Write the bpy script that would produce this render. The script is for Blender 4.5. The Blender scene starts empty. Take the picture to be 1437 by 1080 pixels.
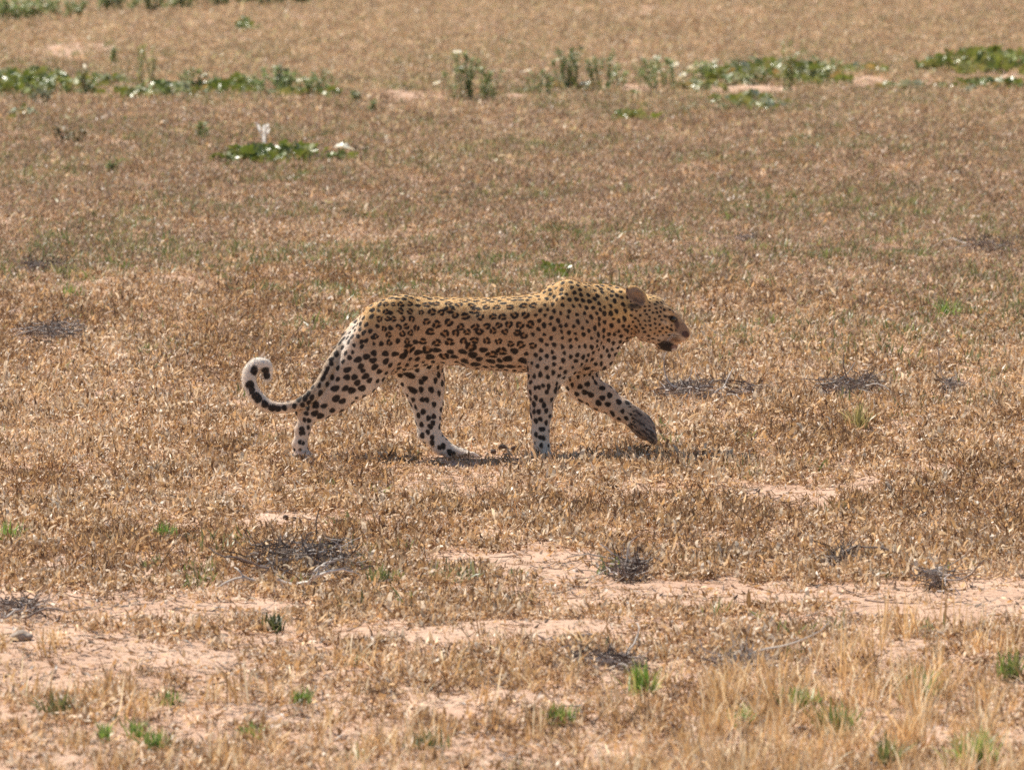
import bpy, math, random
import numpy as np
from mathutils import Vector

sc = bpy.context.scene
COL = sc.collection
R = math.radians
rng = np.random.default_rng(7)
random.seed(7)

# ------------------------------------------------------------------ camera
W_PX, F_PX = 1437.0, 13320.0          # photograph width and focal length in its pixels
D0, PXM = 36.0, 370.0                 # distance of the leopard, pixels per metre there
HORIZON = -285.0
CAM_H = D0 * (645.0 - HORIZON) / F_PX
PITCH = math.atan((540.0 - HORIZON) / F_PX)
cam_data = bpy.data.cameras.new('camera')
cam = bpy.data.objects.new('camera', cam_data)
COL.objects.link(cam)
cam.location = (0, 0, CAM_H)
cam.rotation_euler = (math.pi / 2 - PITCH, 0, 0)
cam_data.sensor_width = 36.0
cam_data.lens = F_PX / W_PX * 36.0
cam_data.clip_start = 0.5
cam_data.clip_end = 6000.0
cam_data.dof.use_dof = True
cam_data.dof.focus_distance = 35.8
cam_data.dof.aperture_fstop = 12.5
sc.camera = cam

# ------------------------------------------------------------------ sky and sun
SUN_DIR = Vector((-0.45, 0.43, 0.80)).normalized()      # towards the sun: high, behind the animal, a little left
SUN_EL = math.asin(SUN_DIR.z)
SUN_AZ = math.atan2(SUN_DIR.x, SUN_DIR.y)
world = bpy.data.worlds.new('World')
sc.world = world
world.use_nodes = True
wn, wl = world.node_tree.nodes, world.node_tree.links
sky = wn.new('ShaderNodeTexSky')
sky.sky_type = 'NISHITA'
sky.sun_disc = False
sky.sun_elevation = SUN_EL
sky.sun_rotation = SUN_AZ
wl.new(sky.outputs[0], wn['Background'].inputs[0])
wn['Background'].inputs[1].default_value = 0.085
sun_data = bpy.data.lights.new('sun', 'SUN')
sun_data.energy = 5.0
sun_data.angle = R(0.53)
sun_data.color = (1.0, 0.935, 0.83)
sun = bpy.data.objects.new('sun', sun_data)
COL.objects.link(sun)
sun.rotation_euler = SUN_DIR.to_track_quat('Z', 'Y').to_euler()
sun.location = (-20, 60, 60)
sc.view_settings.view_transform = 'Standard'
sc.view_settings.look = 'None'
sc.view_settings.exposure = 0.5
sc.view_settings.gamma = 1.0
sc.view_settings.use_curve_mapping = False
sc.render.engine = 'CYCLES'
sc.cycles.max_bounces = 6
sc.cycles.transparent_max_bounces = 6
sc.cycles.use_denoising = False

# ------------------------------------------------------------------ helpers
def _hash(ix, iy, iz, seed):
    h = (ix.astype(np.int64) * 374761393 + iy.astype(np.int64) * 668265263 + iz.astype(np.int64) * 2147483647 + seed * 1274126177) & 0xFFFFFFFF
    h = ((h ^ (h >> 13)) * 1274126177) & 0xFFFFFFFF
    h = ((h ^ (h >> 15)) * 2246822519) & 0xFFFFFFFF
    return ((h ^ (h >> 16)) & 0xFFFFFF) / float(0xFFFFFF)

def noise(x, y, z=None, seed=0):
    """smooth value noise in 0..1"""
    x = np.asarray(x, float); y = np.asarray(y, float)
    z = np.zeros_like(x) if z is None else np.asarray(z, float)
    ix, iy, iz = np.floor(x), np.floor(y), np.floor(z)
    fx, fy, fz = x - ix, y - iy, z - iz
    fx, fy, fz = [f * f * (3 - 2 * f) for f in (fx, fy, fz)]
    out = 0
    for a in (0, 1):
        for b in (0, 1):
            for c in (0, 1):
                w = (fx if a else 1 - fx) * (fy if b else 1 - fy) * (fz if c else 1 - fz)
                out = out + w * _hash(ix + a, iy + b, iz + c, seed)
    return out

def smooth(a, b, x):
    t = np.clip((x - a) / (b - a), 0, 1)
    return t * t * (3 - 2 * t)

def gy(py):                       # distance of the ground seen at photograph row py
    return CAM_H * F_PX / (np.asarray(py, float) - HORIZON)

def gx(px, y):
    return (np.asarray(px, float) - 718.5) / F_PX * y

def terrain(x, y):
    h = 0.050 * (noise(x / 1.9, y / 3.1, seed=3) - .5) + 0.034 * (noise(x / .55, y / .8, seed=4) - .5) \
        + 0.020 * (noise(x / .19, y / .25, seed=5) - .5)
    far = smooth(60, 130, y)
    h = h + far * 0.07 * (noise(x / 5, y / 9, seed=6) - .5)
    calm = np.exp(-((x + .1) / 1.3) ** 2 - ((y - 36) / 1.2) ** 2)
    return h * (1 - .8 * calm)

# bare sand: photograph column, row, half extents, how bare (read once, then world ellipses on the ground)
BARE = [(1130,690,75,22,.9),(400,722,45,12,1),(480,726,80,9,.7),(340,685,14,6,.9),(545,675,36,7,.7),
 (720,775,130,9,1),(770,797,70,22,1),(960,832,250,18,1),(1230,838,160,20,.95),(1400,842,80,26,.9),(90,790,50,10,.7),
 (160,856,230,18,1),(40,905,110,26,1),(160,925,130,20,.9),(330,846,110,9,1),(600,888,130,11,.95),(740,880,120,10,1),
 (60,950,110,18,.9),(250,990,80,16,.6),(700,975,110,18,.6),(560,1035,120,22,.5),(780,1060,130,18,.7),(880,930,90,12,.7),
 (80,518,75,4.5,.9),(575,140,75,11,1),(722,138,20,11,1),(890,124,60,6,.9),(1045,126,95,7,1),(1230,118,95,8,.95),(1385,106,70,6,.95),
 (100,72,70,7,.7),(620,775,60,6,.8),(1030,690,60,6,.5),(1300,600,60,5,.5),(860,700,25,5,.5),
 (300,55,200,8,.3),(800,20,400,8,.35),(500,40,200,6,.2),(250,640,30,4,.4),(980,60,200,5,.2),
 (425,818,80,9,.75),(1000,568,62,7,.5),(1180,555,52,7,.5),(70,391,44,6,.5),(85,481,66,6,.5),(1385,361,44,5,.5),(1335,550,20,5,.7),(885,800,34,6,.6),(1210,615,60,6,.5),(430,905,60,8,.6),(1050,870,140,8,.7)]
_B = []
for (cx, cy, rx, ry, s) in BARE:
    y0, y1 = gy(cy + ry), gy(cy - ry)
    yc = float(gy(cy))
    _B.append((float(gx(cx, yc)), (y0 + y1) / 2, rx * 1.12 / F_PX * yc, (y1 - y0) / 2 * (1.35 if 760 < cy < 940 else 1.0), s * (.95 if cy < 300 or cy > 960 else 1)))

def cover(x, y):
    """0 bare sand .. 1 full cover of dry herbs"""
    wob = noise(x / .35, y / .6, seed=11) - .5
    wob2 = noise(x / .12, y / .16, seed=12) - .5
    c = np.ones_like(x)
    for (cx, cy, rx, ry, s) in _B:
        d = np.sqrt(((x - cx) / rx) ** 2 + ((y - cy) / ry) ** 2) + wob * .9 + wob2 * .7
        c = np.minimum(c, 1 - s * (1 - smooth(.68, 1.2, d)))
    near = 1 - smooth(26.5, 30.5, y + 3 * wob)              # trampled sandy strip before the camera
    c = c * (1 - .58 * near)
    big = noise(x / 1.1, y / 2.6, seed=13)
    c = c * (1 - (.40 - .34 * smooth(29.5, 32.5, y)) * (1 - smooth(.18, .42, big)))
    far = smooth(78, 92, y)
    c = c * (1 - .25 * far)
    return np.clip(c, 0, 1)

def mat(name):
    m = bpy.data.materials.new(name)
    m.use_nodes = True
    return m, m.node_tree.nodes, m.node_tree.links, m.node_tree.nodes['Principled BSDF']

def setin(b, **k):
    for n, v in k.items():
        n = n.replace('_', ' ')
        if n in b.inputs:
            b.inputs[n].default_value = v

def leaf_mat(name, attr=True, color=(.3, .2, .1), rough=.45, transl=.3, tint=(1, 1, 1), vary=.25, spec=.5):
    """thin plant tissue: colour from the 'col' attribute, varied from one plant to the next, light passing through"""
    m, n, l, b = mat(name)
    if attr:
        a = n.new('ShaderNodeAttribute'); a.attribute_name = 'col'
        src = a.outputs['Color']
    else:
        a = n.new('ShaderNodeRGB'); a.outputs[0].default_value = (*color, 1)
        src = a.outputs[0]
    oi = n.new('ShaderNodeObjectInfo')
    hs = n.new('ShaderNodeHueSaturation')
    mr = n.new('ShaderNodeMapRange'); mr.inputs[3].default_value = 1 - vary; mr.inputs[4].default_value = 1 + vary
    l.new(oi.outputs['Random'], mr.inputs[0])
    l.new(mr.outputs[0], hs.inputs['Value'])
    tc = n.new('ShaderNodeTexCoord')
    nz = n.new('ShaderNodeTexNoise'); nz.inputs['Scale'].default_value = 60
    l.new(tc.outputs['Object'], nz.inputs['Vector'])
    mr2 = n.new('ShaderNodeMapRange'); mr2.inputs[3].default_value = .75; mr2.inputs[4].default_value = 1.25
    l.new(nz.outputs[0], mr2.inputs[0])
    l.new(mr2.outputs[0], hs.inputs['Saturation'])
    l.new(src, hs.inputs['Color'])
    setin(b, Roughness=rough)
    b.inputs['Specular IOR Level'].default_value = spec
    l.new(hs.outputs[0], b.inputs['Base Color'])
    tr = n.new('ShaderNodeBsdfTranslucent')
    l.new(hs.outputs[0], tr.inputs[0])
    mx = n.new('ShaderNodeMixShader'); mx.inputs[0].default_value = transl
    l.new(b.outputs[0], mx.inputs[1]); l.new(tr.outputs[0], mx.inputs[2])
    l.new(mx.outputs[0], n['Material Output'].inputs[0])
    return m

class MB:
    """gathers strips, tubes and lumps with a colour per vertex into one mesh"""
    def __init__(s):
        s.v, s.f, s.c = [], [], []
    def strip(s, pts, widths, side, col, col2=None, fold=0.0):
        """ribbon along pts; side = across vectors"""
        n0 = len(s.v); n = len(pts)
        for i, (p, w) in enumerate(zip(pts, widths)):
            t = i / max(1, n - 1)
            c = col if col2 is None else tuple(a + (b - a) * t for a, b in zip(col, col2))
            sd = side if not isinstance(side, list) else side[i]
            s.v.append((p[0] - sd[0] * w, p[1] - sd[1] * w, p[2] - sd[2] * w)); s.c.append(c)
            s.v.append((p[0] + sd[0] * w, p[1] + sd[1] * w, p[2] + sd[2] * w)); s.c.append(c)
        for i in range(n - 1):
            a = n0 + 2 * i
            s.f.append((a, a + 1, a + 3, a + 2))
    def tube(s, pts, radii, col, col2=None, k=4):
        n0 = len(s.v); n = len(pts)
        P = [Vector(p) for p in pts]
        for i in range(n):
            t = (P[min(n - 1, i + 1)] - P[max(0, i - 1)])
            t = t.normalized() if t.length > 1e-9 else Vector((0, 0, 1))
            u = t.cross(Vector((.31, .17, .93)))
            u = u.normalized() if u.length > 1e-4 else Vector((1, 0, 0))
            w = t.cross(u)
            f = i / max(1, n - 1)
            c = col if col2 is None else tuple(a + (b - a) * f for a, b in zip(col, col2))
            for j in range(k):
                a = 2 * math.pi * j / k
                q = P[i] + (u * math.cos(a) + w * math.sin(a)) * radii[i]
                s.v.append(tuple(q)); s.c.append(c)
        for i in range(n - 1):
            for j in range(k):
                a = n0 + i * k + j; b = n0 + i * k + (j + 1) % k
                s.f.append((a, b, b + k, a + k))
        s.f.append(tuple(n0 + j for j in range(k))[::-1])
        s.f.append(tuple(n0 + (n - 1) * k + j for j in range(k)))
    def mesh(s, name, m):
        me = bpy.data.meshes.new(name)
        me.from_pydata(s.v, [], s.f)
        at = me.color_attributes.new('col', 'FLOAT_COLOR', 'POINT')
        at.data.foreach_set('color', np.array([(*c[:3], 1) for c in s.c], 'f').ravel())
        me.materials.append(m)
        return me

def link(name, me, parent=None, loc=None, rot=None, scl=None, smooth_=False):
    o = bpy.data.objects.new(name, me)
    COL.objects.link(o)
    if parent is not None: o.parent = parent
    if loc is not None: o.location = loc
    if rot is not None: o.rotation_euler = rot
    if scl is not None: o.scale = (scl,) * 3 if not hasattr(scl, '__len__') else scl
    if smooth_: me.shade_smooth()
    return o

def tag(o, label=None, cat=None, group=None, kind=None):
    for k, v in (('label', label), ('category', cat), ('group', group), ('kind', kind)):
        if v: o[k] = v
    return o

def U(a, b): return random.uniform(a, b)

def ground_at(px, py):
    y = float(gy(py)); x = float(gx(px, y))
    return x, y, float(terrain(np.array([x]), np.array([y]))[0])

# ------------------------------------------------------------------ ground
def build_ground():
    ys = [-60.0, -20.0, 4.0, 12.0]
    y = 17.0
    while y < 175:
        ys.append(y); y *= 1.0024
    while y < 4500:
        ys.append(y); y *= 1.13
    ys = np.array(ys)
    s = np.concatenate([[-6, -2.5, -1, -.5, -.28, -.17], np.linspace(-.115, .115, 117), [.17, .28, .5, 1, 2.5, 6]])
    S, Y = np.meshgrid(s, ys)
    X = S * np.maximum(np.abs(Y), 25.0)
    inside = (np.abs(S) <= .1151) & (Y > 16) & (Y < 176)
    Z = np.where(inside, terrain(X, Y), 0.0)
    ny, nx = S.shape
    v = np.stack([X, Y, Z], -1).reshape(-1, 3)
    i = np.arange(ny * nx).reshape(ny, nx)
    f = np.stack([i[:-1, :-1], i[:-1, 1:], i[1:, 1:], i[1:, :-1]], -1).reshape(-1, 4)
    me = bpy.data.meshes.new('ground')
    me.vertices.add(len(v)); me.vertices.foreach_set('co', v.ravel())
    me.loops.add(f.size); me.loops.foreach_set('vertex_index', f.ravel())
    me.polygons.add(len(f)); me.polygons.foreach_set('loop_start', np.arange(0, f.size, 4))
    me.update(); me.validate()
    me.shade_smooth()
    m, n, l, b = mat('pale_pink_sand')
    tc = n.new('ShaderNodeTexCoord')
    n1 = n.new('ShaderNodeTexNoise'); n1.inputs['Scale'].default_value = 1.3; n1.inputs['Detail'].default_value = 5
    n2 = n.new('ShaderNodeTexNoise'); n2.inputs['Scale'].default_value = 28; n2.inputs['Detail'].default_value = 6; n2.inputs['Roughness'].default_value = .7
    n3 = n.new('ShaderNodeTexNoise'); n3.inputs['Scale'].default_value = 150; n3.inputs['Detail'].default_value = 3
    for q in (n1, n2, n3): l.new(tc.outputs['Object'], q.inputs['Vector'])
    r1 = n.new('ShaderNodeValToRGB')
    r1.color_ramp.elements[0].position = .3; r1.color_ramp.elements[0].color = (.54, .345, .235, 1)
    r1.color_ramp.elements[1].position = .7; r1.color_ramp.elements[1].color = (.67, .465, .335, 1)
    l.new(n1.outputs[0], r1.inputs[0])
    r2 = n.new('ShaderNodeValToRGB')
    r2.color_ramp.elements[0].position = .34; r2.color_ramp.elements[0].color = (.58, .5, .45, 1)
    r2.color_ramp.elements[1].position = .50; r2.color_ramp.elements[1].color = (1, 1, 1, 1)
    l.new(n2.outputs[0], r2.inputs[0])
    mx = n.new('ShaderNodeMix'); mx.data_type = 'RGBA'; mx.blend_type = 'MULTIPLY'; mx.inputs[0].default_value = .8
    l.new(r1.outputs[0], mx.inputs[6]); l.new(r2.outputs[0], mx.inputs[7])
    l.new(mx.outputs[2], b.inputs['Base Color'])
    setin(b, Roughness=.95)
    b.inputs['Specular IOR Level'].default_value = .15
    ad = n.new('ShaderNodeMath'); ad.operation = 'MULTIPLY_ADD'; ad.inputs[1].default_value = .35
    l.new(n3.outputs[0], ad.inputs[0]); l.new(n2.outputs[0], ad.inputs[2])
    bp = n.new('ShaderNodeBump'); bp.inputs['Strength'].default_value = .6; bp.inputs['Distance'].default_value = .02
    l.new(ad.outputs[0], bp.inputs['Height']); l.new(bp.outputs[0], b.inputs['Normal'])
    me.materials.append(m)
    o = link('ground', me)
    tag(o, 'pale pink sandy ground showing between the dry plants', kind='structure')
build_ground()
# ------------------------------------------------------------------ leopard
# shaped in units of 1/370 m: x along the body, v downwards, w towards the far side; one continuous surface over a distance field
STEP = 1.3
GX0, GX1, GV0, GV1, GW0, GW1 = 330., 985., 382., 656., -78., 78.
ax = np.arange(GX0, GX1, STEP); av = np.arange(GV0, GV1, STEP); aw = np.arange(GW0, GW1, STEP)
FIELD = np.full((len(ax), len(av), len(aw)), 60.0, np.float32)

def _box(lo, hi):
    sl = []
    for a, l_, h_ in zip((ax, av, aw), lo, hi):
        i0 = int(np.clip(np.searchsorted(a, l_) - 1, 0, len(a))); i1 = int(np.clip(np.searchsorted(a, h_) + 1, 0, len(a)))
        sl.append(slice(i0, i1))
    X = ax[sl[0]][:, None, None]; V = av[sl[1]][None, :, None]; Wd = aw[sl[2]][None, None, :]
    return tuple(sl), X, V, Wd

def merge(sl, d, k):
    a = FIELD[sl]
    if k <= 0:
        FIELD[sl] = np.minimum(a, d); return
    h = np.maximum(k - np.abs(a - d), 0) / k
    FIELD[sl] = np.minimum(a, d) - h * h * k * .25

def carve(sl, d, k):
    a = FIELD[sl]; d = -d
    h = np.maximum(k - np.abs(a - d), 0) / k
    FIELD[sl] = np.maximum(a, d) + h * h * k * .25

def limb(pts, ws=1.0, k=8):
    """tapered limb through (x, v, w, r); ws flattens it sideways"""
    for (a, b) in zip(pts[:-1], pts[1:]):
        m_ = k + 6
        r = max(a[3], b[3])
        lo = [min(a[0], b[0]) - r - m_, min(a[1], b[1]) - r - m_, min(a[2], b[2]) - r - m_]
        hi = [max(a[0], b[0]) + r + m_, max(a[1], b[1]) + r + m_, max(a[2], b[2]) + r + m_]
        sl, X, V, Wd = _box(lo, hi)
        A = np.array([a[0], a[1], a[2] / ws]); B = np.array([b[0], b[1], b[2] / ws]); ab = B - A
        px, pv, pw = X - A[0], V - A[1], Wd / ws - A[2]
        t = np.clip((px * ab[0] + pv * ab[1] + pw * ab[2]) / (ab @ ab), 0, 1)
        d = np.sqrt((px - t * ab[0]) ** 2 + (pv - t * ab[1]) ** 2 + (pw - t * ab[2]) ** 2) - (a[3] + t * (b[3] - a[3]))
        merge(sl, (d * (ws if ws < 1 else 1)).astype(np.float32), k)

def blob(c, r, rot=0.0, k=6, cut=False, yaw=0.0):
    """ellipsoid at c, radii r, turned by rot in the side view"""
    m_ = max(r) + k + 6
    sl, X, V, Wd = _box([q - m_ for q in c], [q + m_ for q in c])
    ca, sa = math.cos(rot), math.sin(rot)
    x, v, w = X - c[0], V - c[1], Wd - c[2]
    x, v = x * ca + v * sa, -x * sa + v * ca
    cy_, sy_ = math.cos(yaw), math.sin(yaw)
    x, w = x * cy_ + w * sy_, -x * sy_ + w * cy_
    q = np.sqrt((x / r[0]) ** 2 + (v / r[1]) ** 2 + (w / r[2]) ** 2)
    q2 = np.sqrt((x / r[0] ** 2) ** 2 + (v / r[1] ** 2) ** 2 + (w / r[2] ** 2) ** 2) + 1e-6
    d = (q * (q - 1) / q2).astype(np.float32)
    (carve if cut else merge)(sl, d, k)

# trunk: x, top, bottom, half width
TR = np.array([(496,458,486,10),(503,445,505,20),(515,434,518,30),(535,423,530,39),(562,415,522,44),(588,414,514,44),(615,415,509,43),(642,416.5,512,45),
  (670,418,518,49),(700,416.5,521,52),(735,413,522,53),(770,409,523,51),(800,403,524,47),(825,405,524,42),(842,410,515,34),(854,424,500,22),(860,440,484,10)], float)
_r = np.array([[ (X_) for X_ in ax]])
top = np.interp(ax, TR[:, 0], TR[:, 1]); bot = np.interp(ax, TR[:, 0], TR[:, 2]); wid = np.interp(ax, TR[:, 0], TR[:, 3])
ker = np.exp(-(np.arange(-8, 9) / 4.0) ** 2); ker /= ker.sum()
pad = lambda q: np.convolve(np.pad(q, 8, 'edge'), ker, 'valid')
top, bot, wid = pad(top), pad(bot), pad(wid)
cen, half = (top + bot) / 2, (bot - top) / 2
cc, hh, ww = cen[:, None, None], half[:, None, None], wid[:, None, None]
V3, W3 = av[None, :, None], aw[None, None, :]
vv = (V3 - cc) / hh
ww2 = ww * (1 - .10 * vv)                                    # a little wider above, keel-like below
q = (np.abs(vv) ** 2.1 + np.abs(W3 / ww2) ** 2.1) ** (1 / 2.1)
d = (q - 1) * np.minimum(hh, ww)
xend = np.maximum(494 - ax, ax - 862)[:, None, None]
d = np.maximum(d, xend)
FIELD = np.minimum(FIELD, d.astype(np.float32))
# withers, spine, hips
limb([(775,412,-13,12),(798,409,-15,14),(820,414,-14,12)], k=12)
limb([(775,412,13,12),(798,409,15,14),(820,414,14,12)], k=12)
blob((548,432,-20), (30,15,15), rot=-.25, k=14); blob((548,432,20), (30,15,15), rot=-.25, k=14)
blob((786,445,-41), (11,30,7), rot=.22, k=7); blob((786,445,41), (11,30,7), rot=.22, k=7)
for s_ in (-1, 1):
    blob((750,462,s_*60), (10,40,10), rot=.12, k=10, cut=True)
    blob((566,498,s_*56), (10,32,11), rot=-.35, k=10, cut=True)
    blob((828,455,s_*47), (8,30,9), rot=-.2, k=8, cut=True)
# neck and head
limb([(800,452,0,46),(830,442,0,37.5),(858,440,0,33.5),(885,438,0,30)], ws=.86, k=16)
limb([(845,500,0,18),(858,470,0,16),(885,455,0,12)], ws=.9, k=14)
blob((910,439,0), (27,26.5,27), k=8)
limb([(915,443,0,25),(930,451,0,21.5)], ws=.95, k=8)
limb([(930,453,0,20),(945,463,0,14.5),(954,468,0,10.5)], ws=1, k=6)
for s in (-1, 1):
    blob((913,455,s*16), (20,19,13), rot=.4, k=8)             # cheek
    blob((951,471.5,s*7), (11.5,9.5,9.5), rot=.4, k=4)           # whisker pad
    blob((937,436,s*12), (10,6.5,8), rot=.7, k=4)             # brow
    limb([(905,468,s*13,11),(925,474,s*9,8.5),(938,481,s*4,7.5)], k=6)
limb([(945,447,0,10),(960,464,0,7)], k=5)
blob((962.5,468,0), (6.4,5.6,6.5), rot=.5, k=3)
limb([(929,481,0,9.5),(943,485,0,8.6)], k=5)
for s in (-1, 1):
    blob((945.5,447.5,s*17.5), (4.5,3.6,4.5), k=2, cut=True)
# ears: thin rounded cups
for s in (-1, 1):
    blob((894.5,414.5,s*21.5), (18,10.8,4.2), rot=.74, k=2.2, yaw=s*.12)
    blob((905,427,s*20), (9,6,6), rot=.6, k=5)
    blob((897,419,s*26.5), (11,6,4), rot=.72, k=2, cut=True, yaw=s*.12)
# hind legs
limb([(540,468,-24,40),(517,500,-27,36),(497,527,-28,30),(472,553,-28,21.5),(450,571,-28,15.5)], ws=.66, k=10)
limb([(460,563,-28,16),(447,573,-28,14.5),(431,583,-28,11.8),(424,604,-28,9.6),(420,624,-28,9),(423,637,-28,10.5)], ws=.85, k=6)
blob((420,575,-28), (7,9,7), rot=.5, k=6)
limb([(565,480,24,36),(586,512,26,31),(596,540,28,25.5),(600,565,28,20.5)], ws=.66, k=10)
limb([(599,555,28,21.5),(600,588,28,17.2),(601,606,28,14.6),(618,625,28,10.8),(633,635,28,9.2)], ws=.82, k=6)
# front legs
limb([(806,432,-30,26),(800,468,-33,34),(784,500,-34,30),(768,524,-33,22)], ws=.5, k=12)
limb([(768,515,-32,23),(761,545,-32,18.5),(759,580,-32,14.2),(758,606,-32,11.8),(761,628,-32,9.8),(763,639,-32,11)], ws=.88, k=8)
limb([(806,432,30,26),(806,468,33,34),(812,515,32,26)], ws=.5, k=12)
limb([(812,520,29,26),(818,541,28,21),(845,557,28,17.8),(872,575,28,14.8),(889,585,28,13.2)], ws=.88, k=8)
# paws: pad and four toes
def paw(x, v, w, ang, L, r):
    ca, sa = math.cos(ang), math.sin(ang)
    blob((x, v, w), (r*1.25, r*.85, r*1.3), rot=ang, k=5)
    for i, t in enumerate((-1.05, -.36, .36, 1.05)):
        ln = L * (1.0 if abs(t) < .5 else .82)
        limb([(x, v, w + t*r*.7, r*.55), (x + ca*ln*.7 - sa*-1.5, v + sa*ln*.7 - ca*1.5, w + t*r*.95, r*.5),
              (x + ca*ln, v + sa*ln + ca*1.5, w + t*r*1.0, r*.42)], k=2.2)
paw(424, 640, -28, .12, 13, 9.5)
paw(650, 640.5, 28, .0, 19, 9)
limb([(633,635,28,9.4),(650,639,28,8.6)], k=5)
paw(765, 642, -32, .05, 14, 10)
limb([(888,584,28,13.4),(900,594,28,14),(906,601,28,14)], ws=.95, k=6)
paw(904, 602, 28, .85, 20, 15)
# tail: hangs behind the near thigh and curls up
TAIL = [(512,456,2,13),(496,470,-6,10.5),(479,492,-22,9.2),(462,517,-34,8.8),(448,541,-40,8.4),(434,558,-42,8),(418,568,-42,7.6),(400,572,-42,7.6),
        (382,572,-42,7.9),(366,564.5,-42,8.4),(354.5,551,-41,8.8),(349,535,-40,9),(350.5,521.5,-39,9.2),(358,513.5,-38,9.3),(367,512.5,-37,9),(373,518.5,-36,8),(375,528,-36,6.4),(374.5,533,-36,4.8)]
def dense(pts, n=4):
    P = np.array(pts, float); out = []
    for i in range(len(P) - 1):
        p0, p1, p2, p3 = P[max(0, i-1)], P[i], P[i+1], P[min(len(P)-1, i+2)]
        for t in np.arange(n) / n:
            out.append(.5*((2*p1) + (-p0+p2)*t + (2*p0-5*p1+4*p2-p3)*t*t + (-p0+3*p1-3*p2+p3)*t**3))
    out.append(P[-1]); return [tuple(q) for q in out]
TAILD = dense(TAIL, 3)
limb(TAILD[:6], k=8)
limb(TAILD[5:], k=2)

# gentle muscle relief
gx_, gv_, gw_ = np.meshgrid(ax, av, aw, indexing='ij', sparse=True)
near_surf = np.abs(FIELD) < 9
idx = np.nonzero(near_surf)
nz = noise(ax[idx[0]] / 19, av[idx[1]] / 23, aw[idx[2]] / 19, seed=21) - .5
nz2 = noise(ax[idx[0]] / 8, av[idx[1]] / 8, aw[idx[2]] / 8, seed=22) - .5
FIELD[idx] += (nz * 3.0 + nz2 * .6) * (ax[idx[0]] < 880)

def surface_nets(F):
    s = F < 0
    nx, ny, nz = F.shape
    cubes = np.zeros((nx-1, ny-1, nz-1), np.int8)
    for a in (0, 1):
        for b in (0, 1):
            for c in (0, 1):
                cubes += s[a:nx-1+a, b:ny-1+b, c:nz-1+c]
    act = (cubes > 0) & (cubes < 8)
    I = np.stack(np.nonzero(act), -1)
    ids = np.full(act.shape, -1, np.int64); ids[act] = np.arange(len(I))
    acc = np.zeros((len(I), 3)); cnt = np.zeros(len(I))
    cor = [(a, b, c) for a in (0, 1) for b in (0, 1) for c in (0, 1)]
    for p in cor:
        for axn in range(3):
            if p[axn]: continue
            q_ = list(p); q_[axn] = 1
            fa = F[I[:, 0]+p[0], I[:, 1]+p[1], I[:, 2]+p[2]]; fb = F[I[:, 0]+q_[0], I[:, 1]+q_[1], I[:, 2]+q_[2]]
            cr = (fa < 0) != (fb < 0)
            t = np.where(cr, fa / np.where(cr, fa - fb, 1), 0)
            pos = np.repeat(np.array(p, float)[None], len(I), 0); pos[:, axn] += t
            acc[cr] += pos[cr]; cnt[cr] += 1
    vert = I + acc / cnt[:, None]
    faces = []
    for axn in range(3):
        o1, o2 = [(1, 2), (2, 0), (0, 1)][axn]
        sa = [slice(None)]*3; sb = [slice(None)]*3
        sa[axn] = slice(0, -1); sb[axn] = slice(1, None)
        A, B = s[tuple(sa)], s[tuple(sb)]
        E = np.stack(np.nonzero(A != B), -1)
        E = E[(E[:, o1] > 0) & (E[:, o2] > 0) & (E[:, o1] < F.shape[o1]-1) & (E[:, o2] < F.shape[o2]-1)]
        def idat(d1, d2):
            e = E.copy(); e[:, o1] -= d1; e[:, o2] -= d2
            return ids[e[:, 0], e[:, 1], e[:, 2]]
        qd = np.stack([idat(0, 0), idat(1, 0), idat(1, 1), idat(0, 1)], -1)
        flip = ~s[E[:, 0], E[:, 1], E[:, 2]]
        qd[flip] = qd[flip][:, ::-1]
        faces.append(qd)
    return vert, np.concatenate(faces)

vg, quads = surface_nets(FIELD)
quads = quads[(quads >= 0).all(1)]
LV = np.stack([GX0 + vg[:, 0]*STEP, GV0 + vg[:, 1]*STEP, GW0 + vg[:, 2]*STEP], -1)
# relax once
e = np.concatenate([quads[:, [0, 1]], quads[:, [1, 2]], quads[:, [2, 3]], quads[:, [3, 0]]])
for _ in range(2):
    sm = np.zeros_like(LV); ct = np.zeros(len(LV))
    for a, b in ((0, 1), (1, 0)):
        for c in range(3): sm[:, c] += np.bincount(e[:, a], LV[e[:, b], c], len(LV))
        ct += np.bincount(e[:, a], minlength=len(LV))
    LV = LV * .5 + .5 * sm / np.maximum(ct, 1)[:, None]

def to_world(p):
    """leopard units -> metres about the middle of the animal's base (0, 36, 0)"""
    x, v, w = p[..., 0], p[..., 1], p[..., 2]
    dy = w / PXM
    return np.stack([(x - 718.5) / PXM * (1 + dy / D0), dy, (645 - v) / PXM - dy * .0698], -1)

LW = to_world(LV)
def normals(P, F):
    n = np.cross(P[F[:, 2]] - P[F[:, 0]], P[F[:, 3]] - P[F[:, 1]])
    N = np.zeros_like(P)
    for j in range(4):
        for c in range(3): N[:, c] += np.bincount(F[:, j], n[:, c], len(P))
    return N / np.maximum(np.linalg.norm(N, axis=1), 1e-12)[:, None]
LN = normals(LW, quads)
cm = LW.mean(0)
if ((LW - cm) * LN).sum(1).mean() < 0:
    quads = quads[:, ::-1]; LN = -LN

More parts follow.
